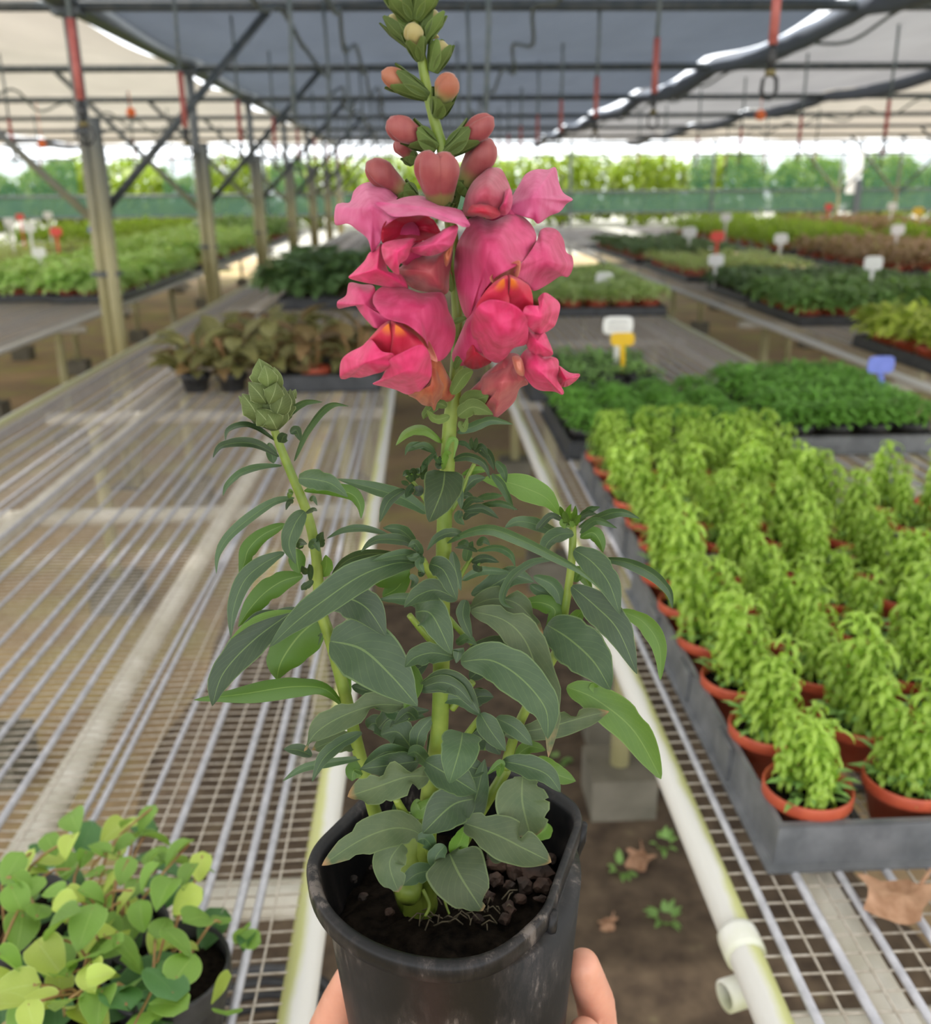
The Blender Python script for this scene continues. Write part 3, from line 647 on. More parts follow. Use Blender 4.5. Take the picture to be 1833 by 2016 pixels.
TR = [((.343, .824), (.786, 1.515), 'grey plastic tray of lime plants nearest the open wire mesh'),
      ((.372, .853), (1.535, 2.26), 'grey plastic tray of lime plants behind the first tray along the rail'),
      ((.872, 1.335), (1.12, 1.85), 'grey plastic tray of lime plants on the inner side of the bench')]
labs = ['bushy lime green plant in a terracotta pot in the tray nearest the open mesh', 'bushy lime green plant in a terracotta pot in the second tray along the rail', 'bushy lime green plant in a terracotta pot in the inner tray']
sd = 300
for k, ((x0, x1), (y0, y1), lab) in enumerate(TR):
    tray(x0, x1, y0, y1, 0.052, 'tray_grey', lab)
    for r in range(6):
        for c in range(4):
            if k == 0 and (r, c) in ((0, 3),): continue
            x = x0+0.060+c*0.1155; y = y0+0.062+r*0.120+(0.012 if k == 0 and c else 0)*math.sin(c)
            sd += 1; front = (k == 0 and r == 0)
            l = ['lime plant in the tray at the open mesh', 'lime plant in the second rail tray', 'lime plant in the inner tray'][k]+', row %s from netting, %s from rail' % (ORD[5-r], ORD[c])
            if k == 0 and r == 0 and c == 0: l = 'low lime green plant in the terracotta pot at the open tray corner'
            if k == 0 and r == 0 and c == 1: l = 'leafy lime green plant in the terracotta pot next to the tray corner pot'
            lime_plant(x, y, sd, l, None if (k == 0 and r == 0 and c < 2) else 'lime plants in tray %s' % ('one', 'two', 'three')[k], 0.82 if (k == 0 and r == 0 and c == 0) else random.uniform(.9, 1.15))

# ---- generic potted mounds for the other trays
def mound(seed, n, R, H, L, Wd, up=0.6, bend=1.0, seg=3, shape=0.85):
    random.seed(seed); mb = MB()
    for i in range(n):
        a = random.uniform(0, 2*PI); q = random.uniform(0, 1)**0.6; u = random.uniform(0, 1)
        z = H*math.sqrt(max(0, 1-q*q*0.8))*random.uniform(.55, 1.0)-L*0.2; r = R*q
        leaf3(mb, (r*math.cos(a), r*math.sin(a), max(0, z)), Vector((math.cos(a)+random.uniform(-.5, .5), math.sin(a)+random.uniform(-.5, .5), random.uniform(-.2, up))), Vector((0, 0, 1)), L*random.uniform(.7, 1.25), Wd*random.uniform(.7, 1.2), random.uniform(.3, 1.6)*bend, seg, shape)
    for i in range(5): tube(mb, [(random.uniform(-.01, .01), random.uniform(-.01, .01), -0.01), (random.uniform(-R, R)*.4, random.uniform(-R, R)*.4, H*.8)], 0.002, 4)
    return mb
KIND = {}
def kind(key, mat, pots, **kw): KIND[key] = ([mound(900+17*i+len(key), **kw).mesh('foliage', mat) for i in range(3)], pots)
kind('parsley', 'parsley_leaf', 'b', n=420, R=.085, H=.085, L=.024, Wd=.013, up=.9)
kind('dark', 'dark_leaf', 'b', n=260, R=.17, H=.22, L=.085, Wd=.05, up=.5)
kind('varie', 'variegated_leaf', 'r', n=190, R=.13, H=.16, L=.085, Wd=.045, up=.7)
kind('pale', 'pale_leaf', 'r', n=300, R=.10, H=.10, L=.035, Wd=.014, up=1.0)
kind('green', 'green_leaf', 'r', n=220, R=.11, H=.12, L=.06, Wd=.032, up=.7)
kind('dgreen', 'dark_leaf', 'b', n=220, R=.11, H=.10, L=.05, Wd=.03, up=.7)
kind('yellow', 'yellow_leaf', 'r', n=120, R=.09, H=.13, L=.075, Wd=.04, up=.8)
kind('red', 'red_leaf', 'r', n=240, R=.13, H=.15, L=.08, Wd=.03, up=.8)
kind('grass', 'lime_leaf', 'r', n=260, R=.12, H=.14, L=.11, Wd=.014, up=2.0, bend=1.4)
kind('sparse', 'green_leaf', 'b', n=34, R=.05, H=.05, L=.035, Wd=.018, up=1.0)
PR = pot_mesh(.055, .065, 18).mesh('pot', 'terracotta'); PB = pot_mesh(.055, .065, 18).mesh('pot', 'black_plastic'); PS = soil_disc(.05, .05, 14).mesh('soil', 'soil_dark')
FARV, FARM = MB(), []          # plants past the 300 that show largest: one joined object
FMATS = ['lime_leaf', 'green_leaf', 'dark_leaf', 'variegated_leaf', 'pale_leaf', 'red_leaf', 'terracotta', 'black_plastic']
FARK = {'pale': ('pale_leaf', dict(n=90, R=.10, H=.10, L=.05, Wd=.022, up=1.0)), 'dgreen': ('dark_leaf', dict(n=80, R=.11, H=.10, L=.06, Wd=.036, up=.7)), 'red': ('red_leaf', dict(n=90, R=.13, H=.15, L=.09, Wd=.038, up=.8)),
        'grass': ('lime_leaf', dict(n=110, R=.12, H=.14, L=.11, Wd=.02, up=2.0, bend=1.4)), 'varie': ('variegated_leaf', dict(n=90, R=.13, H=.16, L=.09, Wd=.05, up=.7)), 'green': ('green_leaf', dict(n=90, R=.11, H=.12, L=.065, Wd=.038, up=.7))}
def far_plant(x, y, key, s, seed):
    mat, kw = FARK[key]; m1 = mound(seed, seg=2, **kw); a0 = len(FARV.f); o = Vector((x, y, BZ+.063))
    FARV.add([o+v*s for v in m1.v], m1.f, m1.uv); FARM.extend([FMATS.index(mat)]*(len(FARV.f)-a0)); a0 = len(FARV.f)
    lathe(FARV, [(.04, -.05), (.054, .012), (.05, .014), (.0, .0)], o, 9); FARM.extend([6]*(len(FARV.f)-a0))
def fill(x0, x1, y0, y1, key, nx, ny, tlab, plab, group, h=0.05, mat='tray_black', sc=1.0, far=False):
    tray(x0, x1, y0, y1, h, mat, tlab, rows=ny, cols=nx); ms, pots = KIND[key]
    for j in range(ny):
        for i in range(nx):
            sd_ = int((x0+9)*977+i*31+j*7+y0*131); random.seed(sd_); x = x0+0.01+(x1-x0-.02)*(i+.5)/nx; y = y0+.01+(y1-y0-.02)*(j+.5)/ny
            if far: far_plant(x, y, key, sc*random.uniform(.88, 1.12), sd_); continue
            t = thing('potted_plant', plab+', %s from netting, %s from post side' % (ORD[ny-1-j], ORD[i]), 'potted plant', (x, y, BZ+0.013), group); t.rotation_euler = (0, 0, random.uniform(0, 6))
            share('pot', PR if pots == 'r' else PB, t); share('soil', PS, t)
            s = sc*random.uniform(.88, 1.12); o = share('foliage', random.choice(ms), t, Matrix.Translation((0, 0, .05)) @ Matrix.Diagonal((s, s, s, 1))); o['kind'] = 'stuff'
G = lambda s: 'plants in the '+s
fill(.93, 1.37, 2.36, 3.05, 'parsley', 4, 5, 'grey tray of ferny green plants beside the blue label', 'ferny plant beside blue label', G('ferny tray'), mat='tray_grey', sc=.95)
fill(.36, .90, 2.36, 2.92, 'parsley', 4, 4, 'tray of low ferny plants behind the lime plants', 'low ferny plant behind lime plants', G('low ferny tray'), sc=.72)
fill(.345, .80, 3.08, 3.60, 'sparse', 4, 4, 'nearly empty black tray with a few seedlings by the yellow label', 'sparse seedling by yellow label', G('seedling tray'), h=.06)
fill(.45, 1.36, 5.25, 6.9, 'pale', 6, 8, 'black tray of pale green feathery plants on the tray bench', 'pale feathery plant', G('pale feathery tray'), sc=1.15)
fill(1.9, 3.0, 3.35, 4.15, 'yellow', 6, 4, 'black tray of yellow variegated plants in red pots', 'yellow variegated plant in red pot', G('yellow variegated tray'))
fill(1.9, 3.05, 4.75, 5.6, 'green', 6, 4, 'black tray of glossy green plants behind the yellow ones', 'glossy green plant', G('glossy green tray'), sc=1.1)
fill(1.95, 3.05, 5.75, 6.6, 'dgreen', 6, 4, 'black tray of dark creeping plants', 'dark creeping plant', G('dark creeping tray'), sc=1.1)
fill(1.95, 3.0, 7.1, 8.6, 'pale', 5, 6, 'black tray of pale mixed plants past the creeping ones', 'pale mixed plant past the dark creeping ones', G('pale mixed tray'), far=True)
fill(1.95, 3.0, 8.9, 11.5, 'dgreen', 4, 8, 'black tray of small dark plants toward the end wall', 'small dark plant toward the end wall on the mixed tray bench', G('dark end tray'), far=True, sc=1.2)
fill(3.6, 4.85, 5.6, 6.8, 'pale', 5, 4, 'black tray of pale plants on the far right bench', 'pale small leaved plant on the far right bench', G('pale far tray'), far=True, sc=1.2)
fill(3.6, 4.85, 7.3, 9.6, 'red', 5, 7, 'tray of reddish brown plants on the far right bench', 'reddish brown leafy plant on the far right bench', G('reddish tray'), far=True, sc=1.15)
fill(3.6, 4.85, 10, 14.5, 'grass', 4, 9, 'tray of grassy bright plants toward the end wall', 'grassy bright green plant toward the end wall', G('grassy tray'), far=True, sc=1.5)
fill(5.35, 7.1, 8.0, 11.2, 'grass', 6, 8, 'tray of grassy yellow green plants on the last right bench', 'grassy yellow green plant on the last right bench', G('last grassy tray'), far=True, sc=1.4)
fill(5.35, 7.1, 11.8, 15.5, 'red', 5, 7, 'tray of dark reddish plants on the last right bench', 'dark reddish plant on the last right bench', G('last reddish tray'), far=True, sc=1.4)
fill(-3.1, -2.42, 6.35, 8.2, 'varie', 4, 8, 'black tray of white edged plants far side of the post bench', 'white edged plant beyond the posts', G('white edged tray'))
fill(-2.4, -1.98, 6.25, 8.4, 'varie', 3, 9, 'black tray of white edged plants along the aisle edge beyond the posts', 'white edged plant at aisle edge', G('aisle edge tray'), sc=1.05)
fill(-3.1, -1.98, 8.8, 12.4, 'varie', 5, 9, 'black tray of tall white edged plants past the second post', 'tall white edged plant past the second post', G('tall white edged tray'), far=True, sc=1.35)
fill(-3.1, -1.98, 12.9, 16.2, 'green', 4, 7, 'black tray of tall green plants toward the end wall beyond the posts', 'tall green plant toward the end wall beyond the posts', G('tall green tray'), far=True, sc=2.0)
fill(-4.95, -3.65, 7.0, 11.0, 'pale', 5, 9, 'black tray of pale plants on the farthest left bench', 'pale plant on the farthest left bench', G('farthest left tray'), far=True, sc=1.4)
fill(-4.95, -3.65, 11.6, 16, 'grass', 5, 8, 'tray of bright grassy plants on the farthest left bench', 'bright grassy plant on the farthest left bench', G('farthest left grassy tray'), far=True, sc=1.4)
fill(-.88, -.16, 5.75, 6.9, 'dark', 4, 5, 'black tray of tall dark green plants on the fine mesh bench', 'tall dark green plant', G('tall dark tray'), h=.07, sc=1.15)

me = FARV.mesh('far_potted_plants', FMATS[0])
for mname in FMATS[1:]: me.materials.append(MATS[mname])
me.polygons.foreach_set('material_index', FARM)
o = bpy.data.objects.new('far_potted_plants', me); COL.objects.link(o); o['kind'] = 'stuff'; o['label'] = 'mass of mixed potted plants on the far parts of the side benches'; o['category'] = 'potted plants'

# ---- drooping olive and brown leaved plants in the black tray on the left bench
tray(-.62, -.16, 3.30, 3.95, .06, 'tray_black', 'black tray of wilting olive and brown plants')
random.seed(21)
def blade(L, Wd, bend, mat, cup=.25):
    mb = MB(); leaf3(mb, (0, 0, 0), Vector((0, 1, 0.25)), Vector((0, 0, 1)), L, Wd, bend, 5, .7, cup); return mb.mesh('leaf', mat)
OL = [blade(.12, .062, .7, 'olive_leaf'), blade(.14, .066, 1.1, 'olive_leaf'), blade(.12, .055, .4, 'brown_leaf'), blade(.14, .06, 1.3, 'brown_leaf')]
for j, (x, y, n) in enumerate([(-.82, 3.36, 30), (-.74, 3.60, 30), (-.69, 3.36, 30), (-.55, 3.40, 26), (-.52, 3.66, 26), (-.40, 3.40, 20), (-.36, 3.62, 22), (-.25, 3.42, 12), (-.22, 3.72, 20), (-.64, 3.86, 22), (-.42, 3.86, 20)]):
    wide = x < -.63
    lab = 'sprawling olive leaved plant spilling beside the black tray' if wide else ('wilting brown and olive plant standing in the black tray with red pots' if n > 14 else 'thin brownish plant in a red pot at the tray edge')
    t = thing('potted_plant', lab, 'potted plant', (x, y, BZ+.013 if not wide else BZ+.005), 'wilting olive plants' if n > 14 else None)
    share('pot', PR if n < 21 else PB, t); share('soil', PS, t)
    for i in range(n):
        a = random.uniform(0, 2*PI); tilt = random.uniform(-.3, .9); hh = random.uniform(.03, .16)
        mbm = random.choice(OL[:2]*3+OL[2:]) if x < -.5 else random.choice(OL)
        share('leaf', mbm, t, Matrix.Translation((.05*math.cos(a), .05*math.sin(a), hh+.02)) @ Matrix.Rotation(a-PI/2, 4, 'Z') @ Matrix.Rotation(tilt, 4, 'X') @ Matrix.Rotation(random.uniform(-.5, .5), 4, 'Y'))
    mb = MB()
    for i in range(6):
        a = random.uniform(0, 6); tube(mb, [(x, y, BZ+.05), (x+.03*math.cos(a), y+.03*math.sin(a), BZ+.12), (x+.06*math.cos(a), y+.06*math.sin(a), BZ+.2)], .003, 5)
    part('stem', mb, 'vine_stem', t)

# ---- heart leaved climbers in black pots, near left
def heart_mesh(mat, seed, fold):
    random.seed(seed); mb = MB(); rows = 9; cols = 8; vs = []; uvs = []
    for i in range(rows+1):
        t = i/rows; w = 0.46*(math.sin(PI*t**0.62)**0.72 if 0 < t < 1 else 0.0)+0.004; y = t
        for k in range(cols+1):
            s = k/cols*2-1; back = -0.20*(1-t)**3*math.sin(abs(s)*PI*.6)*1.0
            vs.append((s*w, y+back, fold*abs(s)**1.4*w-0.28*t*t+0.02*math.sin(5*t+3*s+seed))); uvs.append((k/cols, t))
    mb.add(vs, [(i*(cols+1)+k, i*(cols+1)+k+1, (i+1)*(cols+1)+k+1, (i+1)*(cols+1)+k) for i in range(rows) for k in range(cols)], uvs)
    return mb.mesh('leaf', mat)
HM = {m: [heart_mesh(m, i, f) for i, f in enumerate((.25, .55, .1))] for m in ('heart_leaf', 'heart_leaf_dark', 'heart_leaf_yellow')}
HL = [(420,200,150),(630,260,130),(720,200,110),(820,185,120),(890,300,140),(690,340,110),(290,330,110),(390,340,120),(540,350,120),(660,390,120),(280,410,120),(400,460,130),(470,410,90),(520,480,110),(700,480,120),(620,540,100),(850,430,110),(1000,380,150),(1130,460,120),(1060,510,120),(840,520,130),(750,580,110),(60,470,140),(150,440,120),(130,550,110),(190,570,100),(290,590,120),(100,650,150),(220,690,130),(350,660,120),(430,610,100),(530,620,130),(600,700,130),(700,650,120),(920,610,160),(1040,650,150),(1130,740,180),(1250,740,110),(1360,840,110),(1230,1150,160),(800,740,130),(920,780,130),(1010,880,170),(110,830,190),(290,980,200),(450,980,170),(590,920,170),(730,940,180),(520,1080,170),(580,1060,120),(340,1060,150),(60,1140,200),(190,1190,180),(350,1220,190),(60,1220,170),(830,1310,170),(760,1130,260),(900,1080,250),(650,1180,220),(930,1220,190),(180,1310,140),(480,800,200),(330,790,200),(650,840,180),(1050,1000,200),(60,1000,160),(560,1260,200)]
HPOT = pot_mesh(.05, .085).mesh('pot', 'black_plastic'); HSOIL = soil_disc(.045, .07).mesh('soil', 'soil_dark')
hp = []
for (px, py, lab) in ((215, 1840, 'heart leaved climber in a black pot at the back of the near left group'), (330, 1905, 'heart leaved climber in a black pot trailing toward the aisle rail'), (150, 1985, 'yellowish heart leaved climber in a black pot in the near left corner'), (30, 1800, 'heart leaved climber in a black pot at the outer side of the near left group')):
    c = on_z(px, py, BZ+.085); t = thing('potted_climber', lab, 'potted plant', (c.x, c.y, BZ+.003)); share('pot', HPOT, t); share('soil', HSOIL, t); hp.append((t, px, py))
random.seed(33)
for layer in (0, 1, 2):
    for (x, y, s) in HL:
        if layer and random.random() < .35: continue
        px, py = x/2.864+random.uniform(-22, 22)*min(1, layer), 1550+y/2.864+random.uniform(0, 40)*min(1, layer)
        size = s/2.864*1.15
        zh = BZ+.15-(0, .075, .04)[layer]+random.uniform(-.012, .012)
        if x > 1180: zh = BZ+.10
        c = on_z(px, py, zh); dep = (CROT.transposed() @ (c-CAMP)).z*-1; L = size*dep/FPX
        k = min(range(4), key=lambda q: (hp[q][1]-px)**2+(hp[q][2]-py)**2); t = hp[k][0]
        if k == 2: mat = random.choice(['heart_leaf_yellow', 'heart_leaf_yellow', 'heart_leaf'])
        else: mat = random.choice(['heart_leaf', 'heart_leaf', 'heart_leaf', 'heart_leaf_yellow'])
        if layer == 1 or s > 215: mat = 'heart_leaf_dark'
        yawl = random.choice((0, PI))+random.uniform(-1.5, 1.5)+PI*0.0
        M = Matrix.Translation(c-ORIG[t.name]) @ Matrix.Rotation(yawl, 4, 'Z') @ Matrix.Rotation(random.uniform(-.75, .25), 4, 'X') @ Matrix.Rotation(random.uniform(-.5, .5), 4, 'Y') @ Matrix.Diagonal((L, L, L, 1)) @ Matrix.Translation((0, -.5, .1))
        share('leaf', random.choice(HM[mat]), t, M)
        if layer == 0 and random.random() < .75:
            o = ORIG[t.name]; base = M @ Vector((0, 0, 0))+o; root = o+Vector((random.uniform(-.02, .02), random.uniform(-.02, .02), .07)); mid = (base+root)/2+Vector((random.uniform(-.015, .015), random.uniform(-.015, .015), .02))
            mb = MB(); tube(mb, catmull([root, mid, base], 7), .0011, 5); part('vine', mb, 'vine_stem', t)

# ---- label stakes
def stake(px, py, y, hpx, mat, lab, wpx, hw, lean=0.0, stakemat=None):
    c = on_y(px, py, y); dep = (CROT.transposed() @ (c-CAMP)).z*-1; k = dep/FPX; w, h = wpx*k, hw*k
    base = Vector((c.x+lean*(c.z-BZ), y+.01, BZ+0.04)); t = thing('label_stake', lab, 'plant label', base)
    mb = MB(); n = 14; vs = []
    for i in range(n):
        a = 2*PI*i/n; q = lambda v: math.copysign(abs(v)**.45, v)
        vs.append((c.x+q(math.cos(a))*w/2, c.y, c.z+q(math.sin(a))*h/2))
    m_ = len(vs); vs2 = vs+[(x_, y_+.0015, z_) for x_, y_, z_ in vs]
    mb.add(vs2, [tuple(range(m_)), tuple(range(m_, 2*m_))[::-1]]+[(i, (i+1) % m_, m_+(i+1) % m_, m_+i) for i in range(m_)]); hd = part('head', mb, mat, t, False)
    mb = MB(); p0 = Vector((c.x, c.y+.001, c.z-h*.4)); ww = w*.11
    mb.add([p0+Vector((-ww, 0, 0)), p0+Vector((ww, 0, 0)), base+Vector((ww*.7, 0, 0)), base+Vector((-ww*.7, 0, 0)), p0+Vector((-ww, .0016, 0)), p0+Vector((ww, .0016, 0)), base+Vector((ww*.7, .0016, 0)), base+Vector((-ww*.7, .0016, 0))], [(0, 3, 2, 1), (4, 5, 6, 7), (0, 4, 7, 3), (1, 2, 6, 5)]); part('stem', mb, stakemat or mat, t, False)
    return t, c, w, h, hd
t, c, w, h, hd = stake(1217, 641, 3.30, 0, 'label_white', 'white plant label with faint grey writing above the seedling tray', 60, 36)
mb = MB()
for r in (.18, -.12): tube(mb, [(c.x-w*.32+w*.64*i/16, c.y-.0012, c.z+h*r+h*.09*math.sin(i*2.3)) for i in range(17)], .0009, 4)
part('writing', mb, 'ink_grey', hd)
stake(1226, 668, 3.24, 0, 'label_yellow', 'yellow plant label in front of the white one at the seedling tray', 48, 26, .06)
stake(1735, 718, 2.75, 0, 'label_blue', 'blue plant label leaning over the ferny tray', 54, 34, .24)
for (px, py, y, mat, lab, w) in [(1190, 548, 5.6, 'label_white', 'white label in the pale feathery tray', 34), (1410, 512, 6.4, 'label_white', 'white label in the dark creeping tray', 32), (1720, 518, 5.3, 'label_white', 'white label in the glossy green tray', 38),
    (1413, 465, 8.2, 'label_red', 'red label among the pale mixed plants', 28), (1358, 457, 9.5, 'label_white', 'white label by the small dark plants near the red label', 28), (1538, 470, 8.0, 'label_white', 'white label in front of the reddish brown plants', 28), (1768, 452, 8.4, 'label_white', 'white label above the pale far tray', 28), (1430, 428, 11, 'label_white', 'white label between small dark and grassy plants', 22),
    (1632, 407, 13.5, 'label_red', 'small red label among the far grassy plants', 16), (1757, 406, 12, 'label_white', 'small white label on the last right bench', 20), (1808, 416, 11.5, 'label_yellow', 'small yellow label on the last right bench', 22),
    (76, 497, 6.8, 'label_white', 'white label low among the white edged plants', 28), (58, 447, 8.0, 'label_white', 'white label behind the white edged plants', 26), (110, 456, 8.0, 'label_red', 'red label behind the white edged plants', 24), (18, 437, 9.2, 'label_white', 'white label at the farthest left plants', 22), (94, 423, 10.5, 'label_white', 'small white label far back among the left plants', 18), (39, 427, 10.0, 'label_red', 'small red label far back among the left plants', 16), (180, 452, 8.6, 'label_blue', 'small blue label near the first post', 14)]:
    stake(px, py, y, 0, mat, lab, w, w*.7)

# ---- litter: dried leaves, weeds, hose
def dried(px, py, z, size, seed, lab, ang=0.0):
    random.seed(seed); c = on_z(px, py, z+.004); mb = MB(); n = 22; vs = [(0, 0, .012)]
    for q in (.55, 1):
        for i in range(n):
            a = 2*PI*i/n; r = q*(.62+.34*abs(math.sin(a*2.5+seed))**2)*size/2*(1+.12*random.uniform(-1, 1)*q)
            vs.append((r*math.cos(a)*1.25, r*math.sin(a), .004+.35*size*q*q*(.5+.5*math.sin(2*a+seed))*.7))
    R = Matrix.Rotation(ang, 3, 'Z'); vs = [c+R @ Vector(v) for v in vs]
    mb.add(vs, [(0, 1+i, 1+(i+1) % n) for i in range(n)]+[(1+i, 1+n+i, 1+n+(i+1) % n, 1+(i+1) % n) for i in range(n)])
    tube(mb, [vs[1+n], vs[1+n]+R @ Vector((size*.3, size*.1, .004))], size*.02+.0006, 5)
    single('dried_leaf', mb, 'dried_leaf', lab, 'leaf')
dried(1765, 1783, BZ+.002, .075, 3, 'curled brown dried leaf lying on the open square mesh', .4)
dried(1258, 1698, 0, .075, 5, 'brown dried leaf on the earth beside a small weed', 1.2)
dried(1245, 1582, 0, .10, 7, 'flat reddish dried leaf on the earth near the concrete footing', .3)
dried(1195, 1825, 0, .045, 9, 'small pale dried leaf at the edge of the concrete strip', .8)
dried(620, 810+40, BZ-0.79, .06, 12, 'tiny dried leaf under the bench far down the aisle', .5)
def weed(px, py, seed, lab):
    random.seed(seed); c = on_z(px, py, 0); mb = MB()
    for i in range(16):
        a = random.uniform(0, 6.3); leaf3(mb, c+Vector((.012*math.cos(a), .012*math.sin(a), .002)), Vector((math.cos(a), math.sin(a), random.uniform(.2, 1.2))), Vector((0, 0, 1)), random.uniform(.02, .045), .014, .9, 3)
    single('weed', mb, 'green_leaf', lab, 'weed', 'weeds on the aisle floor', c)
for i, (px, py) in enumerate([(1225, 1715), (1305, 1665), (1232, 1545), (1310, 1810), (1095, 1500), (830, 1000), (850, 880)]): weed(px, py, i, 'small green weed growing from the earth of the aisle')
mb = MB(); pts = []
c = on_z(520, 2035, .06)
for i in range(70):
    a = i*.33; pts.append((c.x+.13*math.cos(a)*(1+.04*math.sin(i)), c.y+.09*math.sin(a), .02+i*.0016))
tube(mb, pts, .009, 7); single('coiled_hose', mb, 'black_plastic', 'coil of thin black hose on the ground below the left rail', 'hose')
# concrete block standing under the tray bench rail
c = on_z(1195, 1480, 0); mb = MB(); box(mb, (c.x+.0, c.y+.05, .17), (.11, .11, .34)); single('concrete_block', mb, 'concrete', 'rough concrete block under the rail of the tray bench', 'block', smooth=False)
# ================================================================ THE HELD SNAPDRAGON
c3 = lambda x, y: (360+x/3.3056, 690+y/3.3056)
c4 = lambda x, y: (800+x/3.3593, 800+y/3.3593)
c5 = lambda x, y: (540+x/2.2913, 1250+y/2.2913)
k1 = lambda x, y: (600+x/3.055, y/3.055)
q2 = lambda x, y: (620+x/3.2732, 300+y/3.2732)
idp = lambda x, y: (x, y)
SC3, SC4, SC5, SCQ = 3.3056, 3.3593, 2.2913, 3.2732
def depth(p): return -(CROT.transposed() @ (Vector(p)-CAMP)).z
RIMC = F(900, 1672, 0.0); PR_ = 295*depth(RIMC)/FPX         # rim centre and radius
PH = 0.125
plant = thing('potted_snapdragon', 'black plastic pot with a pink snapdragon held up in one hand', 'potted plant', (RIMC.x, RIMC.y, RIMC.z-PH))
# pot: round, with one flattened, folded side and a slighter flat opposite
def rad(a):
    a = (a+PI) % (2*PI)-PI; r = 1.0
    if -.853 <= a <= .38:       # straight chord of the folded side
        p, q = Vector((.929, .371)), Vector((.54, -.62)); d = q-p; u = Vector((math.cos(a), math.sin(a)))
        r = (p.x*d.y-p.y*d.x)/(u.x*d.y-u.y*d.x)
    elif -1.6 < a < -.853:
        t = (-.853-a)/.747; t = t*t*(3-2*t); r = .822+.178*t
    da = (a-2.62+PI) % (2*PI)-PI
    if abs(da) < .6: r = min(r, .90/math.cos(da))
    return r
RADT = [rad(2*PI*i/512) for i in range(512)]
RADT = [sum(RADT[(i+j) % 512] for j in range(-12, 13))/25 for i in range(512)]
def rad(a): return RADT[int(round(a/(2*PI)*512)) % 512]
R = PR_
mb = MB(); PROF = [(R*.74, -PH), (R*.895, -.0135), (R*.91, -.0115), (R*.972, -.0105), (R*.992, -.009), (R*.997, -.003), (R*.985, -.0006), (R*.955, 0), (R*.925, -.001), (R*.905, -.005), (R*.895, -.012), (R*.86, -.028), (R*.82, -.05)]
WT = [.05, .3, .75, 1, 1, 1, 1, 1, 1, 1, .7, .5, .4]; vs = []
for (r_, z_), w_ in zip(PROF, WT):
    for i in range(128):
        a = 2*PI*i/128; q = r_*(1+(rad(a)-1)*w_); vs.append(RIMC+Vector((q*math.cos(a), q*math.sin(a), z_)))
assert len(PROF) == len(WT)
mb.add(vs, [(i*128+k, i*128+(k+1) % 128, (i+1)*128+(k+1) % 128, (i+1)*128+k) for i in range(len(PROF)-1) for k in range(128)])
mb.add([RIMC+Vector((R*.74*math.cos(2*PI*i/128)*(1+(rad(2*PI*i/128)-1)*.05), R*.74*math.sin(2*PI*i/128)*(1+(rad(2*PI*i/128)-1)*.05), -PH)) for i in range(128)], [tuple(range(128))[::-1]])
pot = part('pot', mb, 'pot_black', plant)
a0 = 0
for da in (-.78, .30):
    a = a0+da; rr = R*rad(a); mb = MB()      # moulded ribs of the folded side
    tube(mb, [RIMC+Vector((rr*1.0*math.cos(a), rr*1.0*math.sin(a), -.003)), RIMC+Vector((rr*.985*math.cos(a), rr*.985*math.sin(a), -.012)), RIMC+Vector((rr*.91*math.cos(a), rr*.91*math.sin(a), -.026)), RIMC+Vector((rr*.80*math.cos(a), rr*.80*math.sin(a), -.07))], [.0025, .003, .0025, .001], 8); part('moulded_rib', mb, 'pot_black', pot)
SOILZ = -0.034
mb = MB(); seg = 64; vs = [RIMC+Vector((0, 0, SOILZ))]; ringsn = 8
for q in range(1, ringsn+1):
    for i in range(seg):
        a = 2*PI*i/seg; r = R*.835*(1+(rad(a)-1)*.5)*q/ringsn; p = Vector((r*math.cos(a), r*math.sin(a), 0))
        p.z = SOILZ+.006*noise.noise(p*70)+.003*noise.noise(p*220)-.004*(q/ringsn)**3; vs.append(RIMC+p)
mb.add(vs, [(0, 1+i, 1+(i+1) % seg) for i in range(seg)]+[(1+(q-1)*seg+i, 1+q*seg+i, 1+q*seg+(i+1) % seg, 1+(q-1)*seg+(i+1) % seg) for q in range(1, ringsn) for i in range(seg)])
soil = part('soil', mb, 'soil_dark', plant)
random.seed(5)
def chip(c, s, seed):
    random.seed(seed); mb = MB(); bm = bmesh.new(); bmesh.ops.create_icosphere(bm, subdivisions=2, radius=s)
    ax = Vector((random.uniform(.6, 1.2), random.uniform(.6, 1.2), random.uniform(.45, .8)))
    vs = []
    for v in bm.verts:
        q = v.co.normalized(); k = 1+.5*noise.noise(q*1.6+Vector((seed, 0, 0)))+.2*noise.noise(q*4+Vector((0, seed, 0)))
        vs.append(c+Vector((v.co.x*ax.x, v.co.y*ax.y, v.co.z*ax.z))*k)
    mb.add(vs, [tuple(v.index for v in f.verts) for f in bm.faces]); bm.free(); part('bark_chip', mb, 'bark_chip', soil, False)
for i, (x, y, s) in enumerate([(1010,1030,46),(1080,1060,52),(1180,1060,60),(1130,1130,50),(1060,1130,34),(1210,1130,40),(1000,1100,34),(920,1280,30),(1060,1230,36),(1110,1190,34),(960,1180,36),(1040,1280,30),(1170,1010,40),(1250,930,38),(1250,1010,36),(1150,960,40),(440,1050,16),(360,1100,18),(300,1000,26),(400,1180,22),(520,1250,20),(330,950,24),(1200,1190,26),(1000,1000,36)]):
    px, py = c5(x, y); chip(on_z(px, py, RIMC.z+SOILZ+.003), s/SC5*.43/FPX*1.05, i)
mb = MB(); random.seed(9)
for i in range(46):      # fine roots and moss threads at the front of the soil
    px, py = c5(random.uniform(650, 1050), random.uniform(1190, 1320)); p = on_z(px, py, RIMC.z+SOILZ+.003); q = p+Vector((random.uniform(-.008, .008), random.uniform(-.006, .006), .001))
    tube(mb, [p, (p+q)/2+Vector((0, 0, random.uniform(.001, .004))), q], .00035, 4)
part('root_thread', mb, 'bark', soil, kind='stuff')

